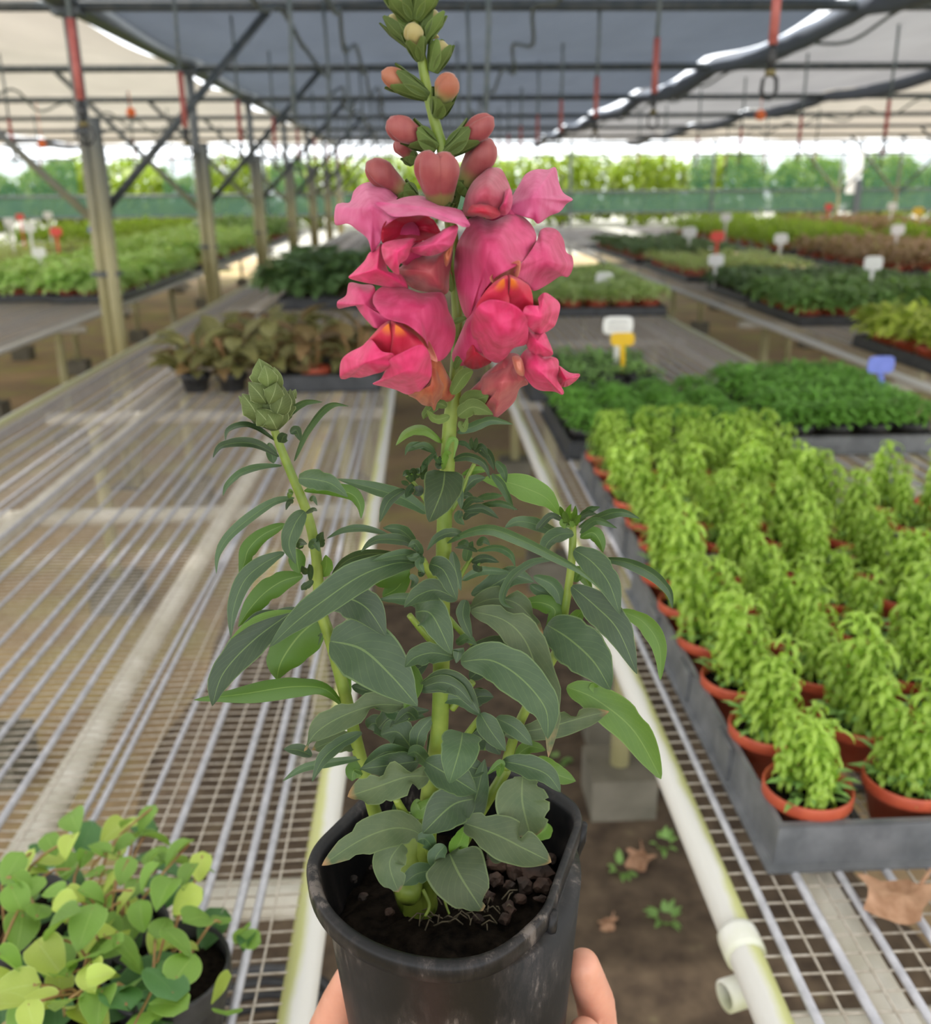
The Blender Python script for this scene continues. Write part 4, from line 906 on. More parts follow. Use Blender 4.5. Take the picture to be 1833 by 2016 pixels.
# ---- stems (pixel path, radius in px)
def stem(pts, r0, r1, off0=0.0, off1=0.0, name='stem', mat='snap_stem', parent=None, n=None):
    n = n or max(8, len(pts)*4); P = catmull(pts, n); W_ = []; rs = []
    for i, (x, y) in enumerate(P):
        t = i/(n-1); p = F(x, y, off0+(off1-off0)*t); W_.append(p); rs.append((r0+(r1-r0)*t)*depth(p)/FPX)
    mb = MB(); tube(mb, W_, rs, 12); return part(name, mb, mat, parent or plant)
main = stem([(805, -70), (809, -13), (818, 50), (829, 108), (837, 157), (849, 213), (862, 262), (872, 300), (885, 420), (895, 520), (903, 640), (897, 750), (886, 830), (882, 900), (876, 1000), (873, 1100), (870, 1200), (869, 1300), (866, 1425), (855, 1520), (846, 1564), (841, 1643), (838, 1730), (838, 1790)], 8, 20, 0, 0, 'main_stem', n=80)
lshoot = stem([c3(590, 500), c3(640, 640), c3(700, 790), c3(760, 930), c3(805, 1050), c3(845, 1200), c3(870, 1350), c3(880, 1500), c3(900, 1700), c3(960, 1880), (680, 1370), (704, 1470), (735, 1590), (765, 1680), (800, 1790)], 8, 14, 0.004, 0.002, 'side_stem', n=50)
rshoot = stem([c4(1098, 700), c4(1100, 900), c4(1085, 1100), c4(1040, 1400), c4(1000, 1600), (1070, 1330), (1020, 1430), (995, 1510), c5(1040, 620), c5(930, 800), c5(840, 960), c5(760, 1120)], 7, 12, 0.008, 0.0, 'side_stem', n=50)
stem([c5(550, 740), c5(590, 810), c5(660, 890)], 7, 10, -.012, -.006)
stem([c3(1480, 830), c3(1530, 900), c3(1600, 1000), c3(1690, 1080)], 4, 5, .0, .0); stem([c3(1560, 1360), c3(1620, 1480), c4(200, 1190), c4(260, 1230)], 7, 8, -.008, 0)
stem([c4(20, 1380), c4(100, 1480), c4(200, 1590), c4(260, 1650)], 6, 8, -.004, 0); stem([c4(430, 1000), c4(380, 1080), c4(330, 1170), c4(270, 1250)], 4, 5, 0, 0)
stem([c4(450, 380), c4(400, 480), c4(350, 600), c4(290, 700)], 4, 5, .004, 0); stem([c5(930, 370), c5(870, 450), c5(800, 560)], 6, 8, -.006, 0); stem([c4(440, 1820), c4(380, 1900), c4(300, 2000)], 7, 8, 0, 0)
stem([c4(500, 1640), c4(350, 1480), c4(280, 1400)], 5, 6, .003, 0); stem([c5(600, 920), c5(660, 900), c5(700, 1000)], 4, 5, -.01, -.004)
stem([c5(670, 1150), c5(700, 1220), c5(680, 1270)], 4, 3, -.012, -.02, 'aerial_root'); stem([c5(760, 1170), c5(775, 1220), c5(790, 1260)], 3, 2, -.012, -.018, 'aerial_root')
mb = MB(); p = F(*c5(600, 1205), -.016); lathe(mb, [(.0001, .0), (.0042, .0004), (.0058, .003), (.0062, .009), (.0066, .02), (.0066, .03)], p, 16, None, (.10, .9, .35)); part('cut_stub', mb, 'snap_stem', plant)
mb = MB(); p = F(*c5(650, 1150), .004); lathe(mb, [(.0085, -.02), (.009, -.008), (.008, .006), (.0055, .016), (.003, .022)], p, 18); part('stem_base', mb, 'snap_stem', plant)

# ---- leaves
def leaf(pts, w, o0=0.0, o1=-0.015, roll=0.0, under=False, mat='snap_leaf', cup=0.30, shape=0.85, wave=0.06, parent=None, name='leaf', om=None, pw=.75, tipw=0.0, n=26):
    m_ = len(pts); P = catmull(pts, n); Q = []
    for i, (x, y) in enumerate(P):
        t = i/(n-1); o = o0+(o1-o0)*t
        if om is not None: o += 4*t*(1-t)*om
        Q.append(F(x, y, o))
    mid = Q[n//2]; Wd = w*depth(mid)/FPX; cols = 8; vs = []; uvs = []; ph = random.uniform(0, 6); rag = 1.3 if mat == 'snap_leaf_worn' else 0.25
    for i in range(n):
        t = i/(n-1); T_ = (Q[min(n-1, i+1)]-Q[max(0, i-1)]).normalized(); V = (Q[i]-CAMP).normalized()
        S0 = T_.cross(V); S0 = S0.normalized() if S0.length > 1e-5 else T_.orthogonal().normalized()
        Nn = S0.cross(T_).normalized()
        if Nn.dot(V) > 0: Nn = -Nn
        r = math.radians(roll); S = S0*math.cos(r)+Nn*math.sin(r); N2 = Nn*math.cos(r)-S0*math.sin(r)
        wf = math.sin(PI*min(1, t**shape))**pw if 0 < t < 1 else 0
        wf *= 1-.45*max(0, (t-.7)/.3)**1.5 if t < 1 else 1; wf *= 1+.10*noise.noise(Vector((t*4+ph, ph, 0))); wf = max(wf, 0.10*(1-t*0.6) if t < .85 else 0.015); wf = max(wf, tipw*(1 if .5 < t < .97 else 0))
        for k in range(cols+1):
            s = k/cols*2-1; rg = 1-rag*max(0.0, noise.noise(Vector((t*7+ph, math.copysign(5, s), ph)))-.05)*min(1, abs(s)*1.5) if rag else 1.0
            h = cup*abs(s)**1.5*(-1 if under else 1)+wave*math.sin(9*t+ph+(2 if s > 0 else 0))*s*s
            vs.append(Q[i]+S*(s*rg*wf*Wd/2)+N2*(h*wf*Wd/2)); uvs.append((k/cols, t))
    fs = [(i*(cols+1)+k, i*(cols+1)+k+1, (i+1)*(cols+1)+k+1, (i+1)*(cols+1)+k) for i in range(n-1) for k in range(cols)]
    # make the upper side face the camera unless 'under'
    a, b_, c_ = vs[fs[len(fs)//2][0]], vs[fs[len(fs)//2][1]], vs[fs[len(fs)//2][2]]
    nrm = (b_-a).cross(c_-b_); facing = nrm.dot(CAMP-a) > 0
    if facing == under: fs = [f[::-1] for f in fs]
    mb = MB(); mb.add(vs, fs, uvs); return part(name, mb, mat, parent or plant)
random.seed(77)
B, WN = 'snap_leaf_bright', 'snap_leaf_worn'
def LV(conv, sc, rows):
    for r in rows:
        pts, w = r[0], r[1]; kw = dict(r[2]) if len(r) > 2 else {}
        leaf([conv(*p) for p in pts], w/sc, **kw)
# left shoot
LV(c3, SC3, [
 ([(640,500),(690,405),(800,335),(910,335)], 60, dict(o0=.004,o1=-.012,roll=35)),
 ([(725,720),(800,540),(900,400),(980,350),(1080,362)], 62, dict(o0=.004,o1=-.004,roll=40)),
 ([(605,590),(480,505),(380,488),(295,525),(278,590)], 60, dict(o0=.004,o1=-.016,roll=45)),
 ([(625,690),(500,620),(380,600),(250,625),(195,700)], 75, dict(o0=.002,o1=-.022,roll=30)),
 ([(645,750),(500,760),(380,800),(290,880),(262,948)], 60, dict(o0=.004,o1=-.014,roll=35)),
 ([(640,600),(655,560),(680,545)], 75, dict(o0=-.002,o1=-.008,roll=10)),
 ([(560,600),(580,680),(590,735)], 70, dict(o0=.012,o1=.012)),
 ([(700,540),(740,520),(765,590)], 60, dict(o0=.012,o1=.014)),
 ([(755,830),(860,840),(970,870),(1075,955)], 135, dict(o0=-.002,o1=-.02,shape=.75)),
 ([(790,915),(930,905),(1090,930),(1150,1000),(1160,1095)], 95, dict(o0=.004,o1=-.004,under=True,mat=B,roll=20)),
 ([(725,960),(600,985),(450,1080),(300,1210),(230,1330),(218,1455)], 72, dict(o0=.002,o1=-.016,roll=25)),
 ([(790,1045),(730,1130),(690,1260),(735,1390)], 125, dict(o0=-.006,o1=-.02,shape=.8)),
 ([(665,1130),(520,1200),(430,1290),(400,1380),(366,1480)], 110, dict(o0=.01,o1=0,under=True,mat=B)),
 ([(660,1315),(520,1390),(400,1500),(330,1680),(312,1870)], 120, dict(o0=.0,o1=-.016,roll=15)),
 ([(780,1465),(650,1500),(530,1580),(430,1690),(360,1800)], 150, dict(o0=.01,o1=.006,under=True,mat=B)),
 ([(720,1695),(560,1725),(430,1780),(310,1880)], 60, dict(o0=-.008,o1=-.018,roll=40,mat=B)),
 ([(800,1060),(850,1035),(875,1045)], 30, {}), ([(830,980),(850,960),(875,1010)], 32, {}), ([(720,980),(690,990),(670,1040)], 36, {}), ([(690,960),(700,920),(690,935)], 40, {}),
 ([(770,1290),(760,1250),(810,1260)], 60, {}), ([(830,1290),(860,1250),(890,1310)], 60, dict(o1=-.012)), ([(740,1290),(745,1380),(760,1450)], 110, dict(o0=.008,o1=.004,mat=B,under=True)), ([(905,1280),(895,1220),(915,1180)], 60, {}), ([(910,1470),(935,1400),(930,1330)], 90, dict(o0=.004,o1=.002,mat=B)), ([(820,1440),(790,1430),(775,1400)], 50, {}), ([(850,1500),(790,1540),(770,1560)], 50, {}), ([(830,1500),(830,1420),(820,1390)], 40, {}), ([(880,1860),(900,1850),(880,1920)], 18, {}),
 # big leaf in front of the shoot and its neighbours
 ([(1515,1390),(1380,1385),(1150,1470),(900,1640),(720,1780),(565,1930)], 215, dict(o0=-.005,o1=-.045,shape=.95,roll=12,cup=.2)),
 ([(900,1650),(1050,1610),(1200,1680),(1320,1860)], 250, dict(o0=.0,o1=-.012,shape=.95,cup=.15)),
 ([(970,1460),(1080,1360),(1250,1320),(1500,1340)], 90, dict(o0=-.014,o1=-.004,roll=30)),
 ([(1545,1345),(1420,1330),(1230,1370)], 75, dict(o0=-.006,o1=-.02,roll=20)),
 ([(1500,1270),(1420,1235),(1260,1235),(1160,1310)], 80, dict(o0=-.002,o1=-.02,roll=25)),
 ([(1510,1250),(1420,1170),(1300,1155)], 85, dict(o0=0,o1=-.008)),
 ([(1340,1200),(1180,1160),(1050,1170),(935,1225)], 52, dict(o0=0,o1=.006,roll=20)),
 ([(1590,1060),(1450,970),(1250,900),(1000,835)], 105, dict(o0=.004,o1=.002,roll=10)),
 ([(1445,905),(1340,980),(1280,1120)], 75, dict(o0=-.004,o1=-.016,roll=15)),
 ([(1690,600),(1570,515),(1460,535),(1386,618)], 78, dict(o0=0,o1=-.016,roll=30,under=True,mat='snap_leaf')),
 ([(1650,670),(1560,625),(1480,620),(1445,685)], 50, dict(o0=0,o1=-.014,roll=20)),
 ([(1640,660),(1580,740),(1560,810)], 36, dict(o0=0,o1=0)),
 ([(1490,860),(1460,800),(1430,820)], 50, {}), ([(1500,850),(1500,790),(1470,790)], 50, {}), ([(1520,830),(1530,790),(1545,800)], 55, {}), ([(1470,870),(1440,860),(1420,850)], 34, {}), ([(1500,870),(1470,920),(1450,960)], 55, dict(o1=-.01)), ([(1530,880),(1530,920),(1500,940)], 70, {}), ([(1560,840),(1570,760),(1600,690)], 50, {}),
 ([(1560,1400),(1540,1380),(1550,1290)], 60, {}), ([(1480,1260),(1530,1290),(1560,1340)], 50, {}), ([(1560,1380),(1550,1450),(1530,1440)], 50, dict(o1=-.012)),
 ([(1250,1520),(1370,1460),(1480,1420)], 150, dict(o0=.012,o1=.01,under=True,mat=B)), ([(1300,1600),(1400,1540),(1470,1420)], 120, dict(o0=.014,o1=.012,under=True,mat=B)),
 ([(1640,1690),(1480,1620),(1270,1620)], 90, dict(o0=.0,o1=-.004)), ([(1480,1460),(1510,1500),(1480,1550)], 50, {}),
])
# left, lower
LV(idp, 1, [
 ([(585,1198),(502,1258),(440,1325),(418,1390)], 66, dict(o0=.0,o1=-.022,roll=10)),
 ([(632,1215),(590,1250),(555,1300),(545,1338)], 92, dict(o0=.012,o1=.008,under=True,mat=B,shape=.75)),
 ([(678,1394),(640,1357),(575,1352),(480,1366),(382,1378)], 42, dict(o0=.002,o1=-.01,roll=15,under=True,mat=B,shape=1.25)),
 ([(650,1262),(712,1278),(770,1330),(822,1390)], 122, dict(o0=-.004,o1=-.022,shape=.72,cup=.18)),
 ([(690,1200),(680,1180),(655,1150)], 60, dict(o0=.008,o1=.01,mat=B)),
 ([(690,1230),(670,1300),(690,1370)], 40, dict(o0=.012,o1=.012,mat=B)),
 ([(560,1215),(510,1225),(455,1275)], 40, dict(o0=.006,o1=.0,roll=20)),
 ([(720,1345),(750,1375),(800,1395)], 46, dict(o0=.01,o1=.004)),
])
# centre and right
LV(c4, SC4, [
 ([(255,430),(235,560),(150,765)], 270, dict(o0=-.008,o1=-.034,shape=.62,cup=.12,pw=.6)),
 ([(335,175),(440,135),(560,92),(705,118)], 70, dict(o0=0,o1=-.006,roll=15)),
 ([(300,360),(400,330),(510,375),(555,480)], 66, dict(o0=0,o1=-.014,roll=30)),
 ([(460,275),(545,320),(585,425)], 66, dict(o0=.002,o1=-.006,roll=20)),
 ([(590,365),(640,420),(662,505)], 66, dict(o0=.006,o1=.0,roll=25)),
 ([(565,450),(640,530),(712,690)], 66, dict(o0=.004,o1=-.006,roll=30)),
 ([(500,480),(660,500),(800,545),(930,610),(1015,720)], 170, dict(o0=.01,o1=.008,under=False,mat='snap_leaf_bright',shape=1.1,cup=.1)),
 ([(370,570),(440,490),(525,470)], 70, dict(o0=.002,o1=.002)), ([(470,610),(560,590),(640,590)], 50, dict(roll=20)), ([(480,660),(620,640),(740,685)], 50, dict(roll=25)), ([(380,690),(500,675),(612,742)], 60, dict(o1=-.012)), ([(370,680),(430,620),(515,630)], 50, {}), ([(360,690),(345,740),(385,785)], 60, dict(o1=-.01)), ([(350,520),(355,600),(365,680)], 50, dict(o0=-.002,o1=-.006)), ([(370,600),(400,590),(450,620)], 60, dict(o0=.01,o1=.01)), ([(380,750),(420,710),(490,700)], 50, dict(o0=.008,o1=.006)),
 ([(250,340),(285,230),(330,230),(310,350)], 36, dict(o0=-.004,o1=-.006,mat=B)), ([(240,420),(265,320),(300,310)], 44, dict(o0=-.003,o1=-.008,mat=B)), ([(260,420),(200,340),(210,330)], 40, {}), ([(330,240),(390,250),(430,290)], 36, dict(o0=.004,o1=0)), ([(445,290),(430,240),(430,205)], 34, {}), ([(445,290),(460,240),(465,205)], 34, {}), ([(450,300),(500,270),(540,330)], 50, dict(o1=-.01)), ([(370,450),(470,420),(530,430)], 50, dict(o0=.006,o1=.004,mat=B)), ([(190,300),(110,260),(0,300)], 50, dict(o1=-.012,roll=20)), ([(200,310),(130,370),(100,440)], 40, {}), ([(230,330),(215,390),(235,410)], 50, dict(o1=-.01)),
 ([(270,905),(400,838),(560,812),(760,885),(960,985),(1150,1090),(1328,1245)], 84, dict(o0=-.004,o1=-.05,roll=30,mat='snap_leaf')),
 ([(385,855),(300,835),(205,870),(135,955)], 66, dict(o0=-.006,o1=-.022,roll=15)),
 # right shoot crown
 ([(1040,760),(960,725),(880,800),(872,820)], 55, dict(o0=.006,o1=-.006,roll=20)),
 ([(1040,860),(870,785),(740,762),(648,805)], 90, dict(o0=.008,o1=-.002,roll=10)),
 ([(1105,840),(1010,850),(930,910),(912,1010)], 110, dict(o0=.004,o1=-.014,roll=15)),
 ([(1130,770),(1200,690),(1282,665)], 55, dict(o0=.01,o1=.004,roll=20)),
 ([(1140,800),(1300,725),(1420,700),(1545,742)], 70, dict(o0=.008,o1=-.006,roll=15)),
 ([(1150,840),(1250,755),(1395,805)], 60, dict(o0=.006,o1=-.008,roll=25)),
 ([(1140,740),(1200,712),(1260,712)], 36, dict(o0=.008,o1=.004)), ([(1090,790),(1040,770),(1050,810)], 60, dict(o1=-.006)),
 ([(1080,780),(1070,700),(1090,645)], 36, dict(mat=B)), ([(1100,780),(1115,710),(1118,655)], 36, dict(mat=B)), ([(1060,760),(1030,700),(1015,660)], 40, dict(mat=B)), ([(1075,790),(1050,720),(1040,690)], 40, dict(mat=B)), ([(1100,800),(1095,740),(1105,700)], 46, dict(mat=B,o0=-.002,o1=-.004)), ([(1120,790),(1135,740),(1160,720)], 40, dict(mat=B)),
 ([(1150,870),(1230,835),(1280,890),(1302,968)], 95, dict(o0=.012,o1=.008,under=True,mat=B)),
 ([(1110,950),(1230,1030),(1340,1170),(1412,1375)], 185, dict(o0=.004,o1=-.016,shape=.85,cup=.18)),
 ([(1280,1010),(1450,1030),(1620,1105),(1735,1220),(1762,1338)], 84, dict(o0=.008,o1=-.008,roll=25)),
 ([(1095,1190),(1250,1320),(1400,1480),(1525,1770)], 225, dict(o0=.0,o1=-.024,shape=.9,cup=.18)),
 ([(930,1445),(1080,1540),(1240,1690),(1350,1875)], 330, dict(o0=.002,o1=-.03,shape=.8,cup=.15,pw=.65)),
 ([(1400,1350),(1560,1420),(1670,1580),(1680,1812)], 120, dict(o0=.01,o1=.0,mat=B,shape=.95)),
 ([(1010,1010),(850,1030),(720,1110),(650,1220),(648,1300),(718,1335)], 70, dict(o0=.006,o1=-.012,roll=35)),
 ([(840,1125),(950,1170),(1005,1240),(1022,1345)], 100, dict(o0=.01,o1=.006,roll=10)),
 ([(430,1245),(560,1190),(700,1120),(845,1160)], 150, dict(o0=.008,o1=.008,shape=1.0)),
 ([(370,1150),(500,1088),(700,1100)], 60, dict(o0=.004,o1=.006)),
 ([(400,1345),(560,1275),(740,1310),(905,1505)], 170, dict(o0=.006,o1=-.004,mat='snap_leaf_worn',shape=1.0)),
 ([(780,1300),(900,1300),(985,1360),(910,1510)], 120, dict(o0=.01,o1=.002,under=True,mat=B)),
 ([(820,1180),(880,1220),(1000,1260)], 70, dict(o0=.014,o1=.012)),
 ([(430,1355),(640,1410),(780,1540),(870,1760),(960,2000),(940,2320)], 250, dict(o0=-.004,o1=-.026,shape=.9,cup=.2,mat='snap_leaf_worn')),
 ([(360,1690),(560,1680),(760,1800),(920,2000),(935,2200)], 290, dict(o0=-.012,o1=-.045,shape=.82,cup=.16)),
 ([(155,1040),(250,1090),(335,1280)], 150, dict(o0=-.01,o1=-.026,cup=.2)),
 ([(305,960),(325,1080),(360,1220)], 74, dict(o0=-.004,o1=-.008)),
 ([(110,990),(85,1040),(120,1105)], 60, dict(o0=-.01,o1=-.016)), ([(105,980),(60,910),(10,930)], 60, dict(o0=-.01,o1=-.014)), ([(90,980),(40,1000),(0,990)], 50, dict(o0=-.012,o1=-.016)),
 ([(335,1275),(200,1215),(80,1250),(-15,1330)], 150, dict(o0=-.006,o1=-.026,roll=10)),
 ([(60,1360),(170,1380),(300,1640)], 230, dict(o0=-.008,o1=-.028,shape=.8,cup=.15)),
 ([(390,1280),(375,1390),(435,1540)], 96, dict(o0=-.004,o1=-.016)),
 ([(320,1660),(180,1630),(60,1660),(-10,1725)], 150, dict(o0=-.008,o1=-.024,shape=.95)),
 ([(390,1650),(520,1585),(650,1570),(730,1630)], 110, dict(o0=.002,o1=-.004)), ([(330,1570),(400,1535),(470,1580)], 66, {}), ([(330,1660),(345,1620),(330,1700)], 80, dict(o0=-.008,o1=-.012)),
 ([(80,1870),(220,1825),(340,1865),(440,1975)], 110, dict(o0=-.008,o1=-.02,roll=10)), ([(20,1700),(50,1850),(-15,2000)], 120, dict(o0=-.004,o1=-.014,mat=B)),
 ([(470,960),(400,930),(320,935)], 36, {}), ([(470,955),(600,935),(690,980),(722,1065)], 56, dict(roll=25)), ([(430,1030),(520,1005),(615,1032)], 60, dict(o1=-.006)), ([(395,1025),(410,950),(440,890)], 70, dict(o0=.0,o1=-.004)), ([(470,920),(510,885),(555,920)], 50, {}), ([(450,1040),(480,1070),(500,1060)], 70, {}), ([(340,920),(390,900),(410,930)], 40, {}),
 ([(420,1800),(560,1700),(720,1720)], 130, dict(o0=.012,o1=.01)), ([(540,1950),(470,1900),(400,1960)], 90, dict(o0=.01,o1=.008)), ([(1240,1830),(1240,1860),(1260,1890)], 60, dict(o0=.004,o1=.004,mat=B)), ([(1090,1460),(1130,1390),(1170,1350)], 90, dict(o0=.012,o1=.012,mat=B)), ([(1110,1160),(1150,1100),(1230,1220)], 90, dict(o0=.014,o1=.014,mat=B)),
])
# lower tier, down to the pot
LV(c5, SC5, [
 ([(620,325),(470,315),(310,365),(190,440),(135,525)], 130, dict(o0=-.004,o1=-.02,mat=WN,roll=10)),
 ([(390,495),(270,480),(170,520)], 100, dict(o0=.004,o1=-.006,mat=WN)),
 ([(395,440),(300,490),(220,560),(170,665)], 66, dict(o0=-.006,o1=-.024,roll=15)),
 ([(395,555),(250,575),(130,600),(38,660)], 44, dict(o0=.0,o1=-.004)), ([(170,545),(110,520),(42,515)], 56, dict(o0=-.002,o1=-.002,roll=20)),
 ([(700,640),(600,640),(450,690),(330,730)], 165, dict(o0=-.012,o1=-.034,mat=WN,shape=1.15,pw=.55,wave=.16)),
 ([(650,570),(540,585),(385,605)], 110, dict(o0=-.008,o1=-.024,wave=.12)), ([(620,540),(500,530),(390,610)], 70, dict(o0=-.004,o1=-.02)),
 ([(640,535),(655,440),(720,365)], 80, dict(o0=-.004,o1=.0)), ([(630,530),(560,440),(480,450)], 130, dict(o0=0,o1=.004)),
 ([(850,440),(835,520),(790,670)], 185, dict(o0=-.016,o1=-.04,shape=.62,cup=.15,pw=.6)),
 ([(680,570),(800,640),(915,712)], 160, dict(o0=-.01,o1=-.026,shape=.95)), ([(700,590),(640,530),(600,540)], 70, {}),
 ([(930,355),(975,430),(1045,525)], 100, dict(o0=-.008,o1=-.018)), ([(1000,375),(1085,420),(1165,500)], 80, dict(o0=-.002,o1=-.008)),
 ([(655,250),(760,205),(850,240),(925,355)], 110, dict(o0=-.008,o1=-.02,roll=10)), ([(930,360),(840,290),(740,300)], 60, dict(o0=-.004,o1=-.002)),
 ([(1040,450),(1220,420),(1400,370),(1510,345)], 110, dict(o0=.0,o1=-.004,mat=WN,roll=15,tipw=.0)),
 ([(1320,235),(1450,290),(1620,430),(1745,650)], 160, dict(o0=.006,o1=-.004,mat=B,shape=1.05,pw=.6)),
 ([(1030,570),(1130,590),(1230,630),(1292,710)], 110, dict(o0=-.01,o1=-.024,shape=.9)),
 ([(1120,640),(1120,760),(1160,920)], 240, dict(o0=-.006,o1=-.018,mat=WN,shape=1.0,pw=.5,cup=.3)),
 ([(1090,550),(1150,505),(1225,520)], 60, dict(o0=.004,o1=0,mat=B)), ([(1190,550),(1260,620),(1360,660)], 90, dict(o0=.002,o1=.0,mat=B)),
 ([(900,740),(800,770),(670,895)], 190, dict(o0=-.006,o1=-.026,mat='snap_leaf',shape=1.0,pw=.6)), ([(830,840),(900,760),(950,560)], 120, dict(o0=-.004,o1=0)), ([(640,740),(660,790),(720,730)], 80, dict(o0=-.006,o1=-.008)),
 ([(860,850),(1000,900),(1130,965),(1250,1025)], 190, dict(o0=-.014,o1=-.034,mat=WN,shape=.85,pw=.6,wave=.14)),
 ([(700,930),(620,880),(520,875),(380,930),(215,1040)], 165, dict(o0=-.006,o1=-.03,mat=WN,shape=1.25,cup=.3)),
 ([(575,940),(520,1030),(560,1160)], 150, dict(o0=-.016,o1=-.026,mat=WN,wave=.3,pw=.5)),
 ([(790,985),(840,1090),(940,1245)], 275, dict(o0=-.012,o1=-.034,shape=.72,pw=.55,cup=.14,mat='snap_leaf_worn')),
 ([(720,1060),(640,1080),(580,1130)], 90, dict(o0=-.012,o1=-.02)), ([(1170,910),(1220,880),(1235,850)], 80, dict(o0=.0,o1=.004,mat=B)),
 ([(720,970),(680,920),(640,930)], 70, dict(o0=-.008,o1=-.012)), ([(770,950),(730,1000),(720,1060)], 80, dict(o0=-.01,o1=-.016)), ([(800,990),(840,930),(860,860)], 80, dict(o0=-.01,o1=-.012,mat=B)), ([(960,990),(1000,960),(1020,850)], 120, dict(o0=.006,o1=.008,mat=WN)), ([(520,880),(560,820),(540,760)], 90, dict(o0=.006,o1=.006)), ([(600,880),(640,800),(620,770)], 80, dict(o0=.002,o1=.004)),
 ([(1010,640),(1020,580),(960,630)], 40, dict(o0=-.012,o1=-.014,mat=B)), ([(470,420),(540,360),(700,340)], 90, dict(o0=.006,o1=.004)), ([(640,380),(600,350),(540,400)], 60, {}), ([(1050,420),(940,450),(880,440)], 110, dict(o0=.01,o1=.01)), ([(880,500),(960,470),(1020,540)], 100, dict(o0=.006,o1=.004)), ([(400,620),(360,610),(350,660)], 80, dict(o0=.0,o1=-.004,mat=B)), ([(640,240),(620,180),(700,120)], 80, dict(o0=.004,o1=.006)), ([(350,230),(480,270),(560,290)], 70, dict(o0=.008,o1=.004)), ([(880,330),(920,280),(990,280)], 80, dict(o0=.006,o1=.006)), ([(750,420),(720,470),(700,560)], 60, dict(o0=.008,o1=.006)), ([(560,460),(460,400),(420,420)], 90, dict(o0=.01,o1=.012)), ([(500,330),(560,350),(680,370)], 80, dict(o0=.006,o1=.004)), ([(850,560),(900,600),(960,600)], 90, dict(o0=.002,o1=.0)),
])

# ---- bud head on the left shoot
mb = MB(); p0 = F(*c3(600, 515), .002); p1 = F(*c3(520, 120), .002); ax = p1-p0; Lh = ax.length
rr_ = [.002, .0075, .0095, .0085, .0065, .004, .001]; tube(mb, [p0+ax*(i/6) for i in range(7)], rr_, 14); head = part('bud_head', mb, 'snap_bract', plant)
for (a, b_, w, o) in [((525,270),(495,52),170,-.002),((555,250),(530,95),130,-.008),((600,280),(592,105),90,-.004),((545,350),(425,205),140,-.009),((560,350),(610,205),140,-.011),((500,460),(385,280),150,-.008),((480,440),(362,295),70,-.002),((600,440),(655,235),140,-.010),((640,460),(700,250),110,-.005),((575,500),(470,375),140,-.011),((610,515),(540,395),150,-.012),((610,510),(625,330),120,-.008),((690,330),(735,250),60,.002),((640,420),(715,330),70,.0)]:
    A, B_ = c3(*a), c3(*b_); mid = ((A[0]+B_[0])/2+(B_[1]-A[1])*-.06, (A[1]+B_[1])/2); leaf([A, mid, B_], w/SC3*1.05, o0=o+.002, o1=o+.004, om=-.004, mat='snap_bract', cup=-.55, shape=.8, wave=0, parent=head, name='bract', pw=.6, n=10)

# ---- buds on the spike
def bud(base, tip, r, off0, off1, mat, calyx=True, conv=k1, sc=3.055, cal=.62, lobes=2, neck=.35, wide=.68):
    A, B_ = F(*conv(*base), off0), F(*conv(*tip), off1); ax = B_-A; L = ax.length; rm = r/sc*depth(B_)/FPX; q = Vector((0, 0, 1)).rotation_difference(ax.normalized())
    mb = MB(); n, seg = 16, 32; vs = []; uvb = []
    for i in range(n+1):
        t = i/n; rr2 = rm*(neck+(1-neck)*min(1, t/wide)**1.2) if t < wide else rm*math.sqrt(max(0.0, 1-((t-wide)/(1.001-wide))**2))
        rr2 = max(rr2, rm*.02)
        for k in range(seg):
            a = 2*PI*k/seg; g = 1-.30*min(1, max(0, t-.3)*2)*max(0, math.cos(lobes*(a-.5)))**8; vs.append(A+q @ Vector((rr2*g*math.cos(a), rr2*g*math.sin(a)*(.9 if lobes > 1 else .8), t*L))); uvb.append((k/seg, t))
    mb.add(vs, [(i*seg+k, i*seg+(k+1) % seg, (i+1)*seg+(k+1) % seg, (i+1)*seg+k) for i in range(n) for k in range(seg)]+[tuple(n*seg+k for k in range(seg))], uvb)
    o = part('bud', mb, mat, plant)
    if calyx:
        for k in range(5):
            a = 2*PI*k/5+.4; d = q @ Vector((math.cos(a), math.sin(a), 0)); u = ax.normalized(); mb = MB(); vs = []; uvs = []
            for i in range(7):
                t = i/6; rr2 = rm*(neck*1.1+(1.02-neck)*min(1, t*cal/wide))+.0006; c_ = A+u*(t*cal*L)+d*rr2; s_ = u.cross(d); w = rm*.85*(math.sin(PI*(t*.86+.10)))**.8
                vs += [c_-s_*w-d*w*.35, c_+d*.0004, c_+s_*w-d*w*.35]; uvs += [(0, t), (.5, t), (1, t)]
            mb.add(vs, [f for i in range(6) for f in ((i*3, i*3+1, i*3+4, i*3+3), (i*3+1, i*3+2, i*3+5, i*3+4))], uvs); part('sepal', mb, 'snap_calyx', o)
    return o
bud((735,575), (462,430), 64, .0, -.006, 'bud_salmon', cal=.8); bud((800,690), (880,445), 78, -.002, -.012, 'bud_salmon', cal=.55)
bud((780,880), (495,730), 84, .0, -.01, 'bud_pink', cal=.55); bud((850,920), (1135,705), 76, .0, -.006, 'bud_pink', cal=.62)
bud((660,980), (550,835), 55, .006, .004, 'bud_pink', cal=.4); bud((770,430), (835,245), 62, .0, -.002, 'bud_green', cal=1.0); bud((690,350), (640,140), 62, -.002, -.01, 'bud_green', cal=.75)
bud((690,300), (510,90), 60, .002, .002, 'bud_green', cal=1.05); bud((700,250), (790,60), 62, 0, 0, 'bud_green', cal=1.05); bud((640,110), (540,-60), 70, -.002, -.006, 'bud_green', cal=1.0); bud((670,110), (750,-80), 70, -.002, -.006, 'bud_green', cal=1.0)
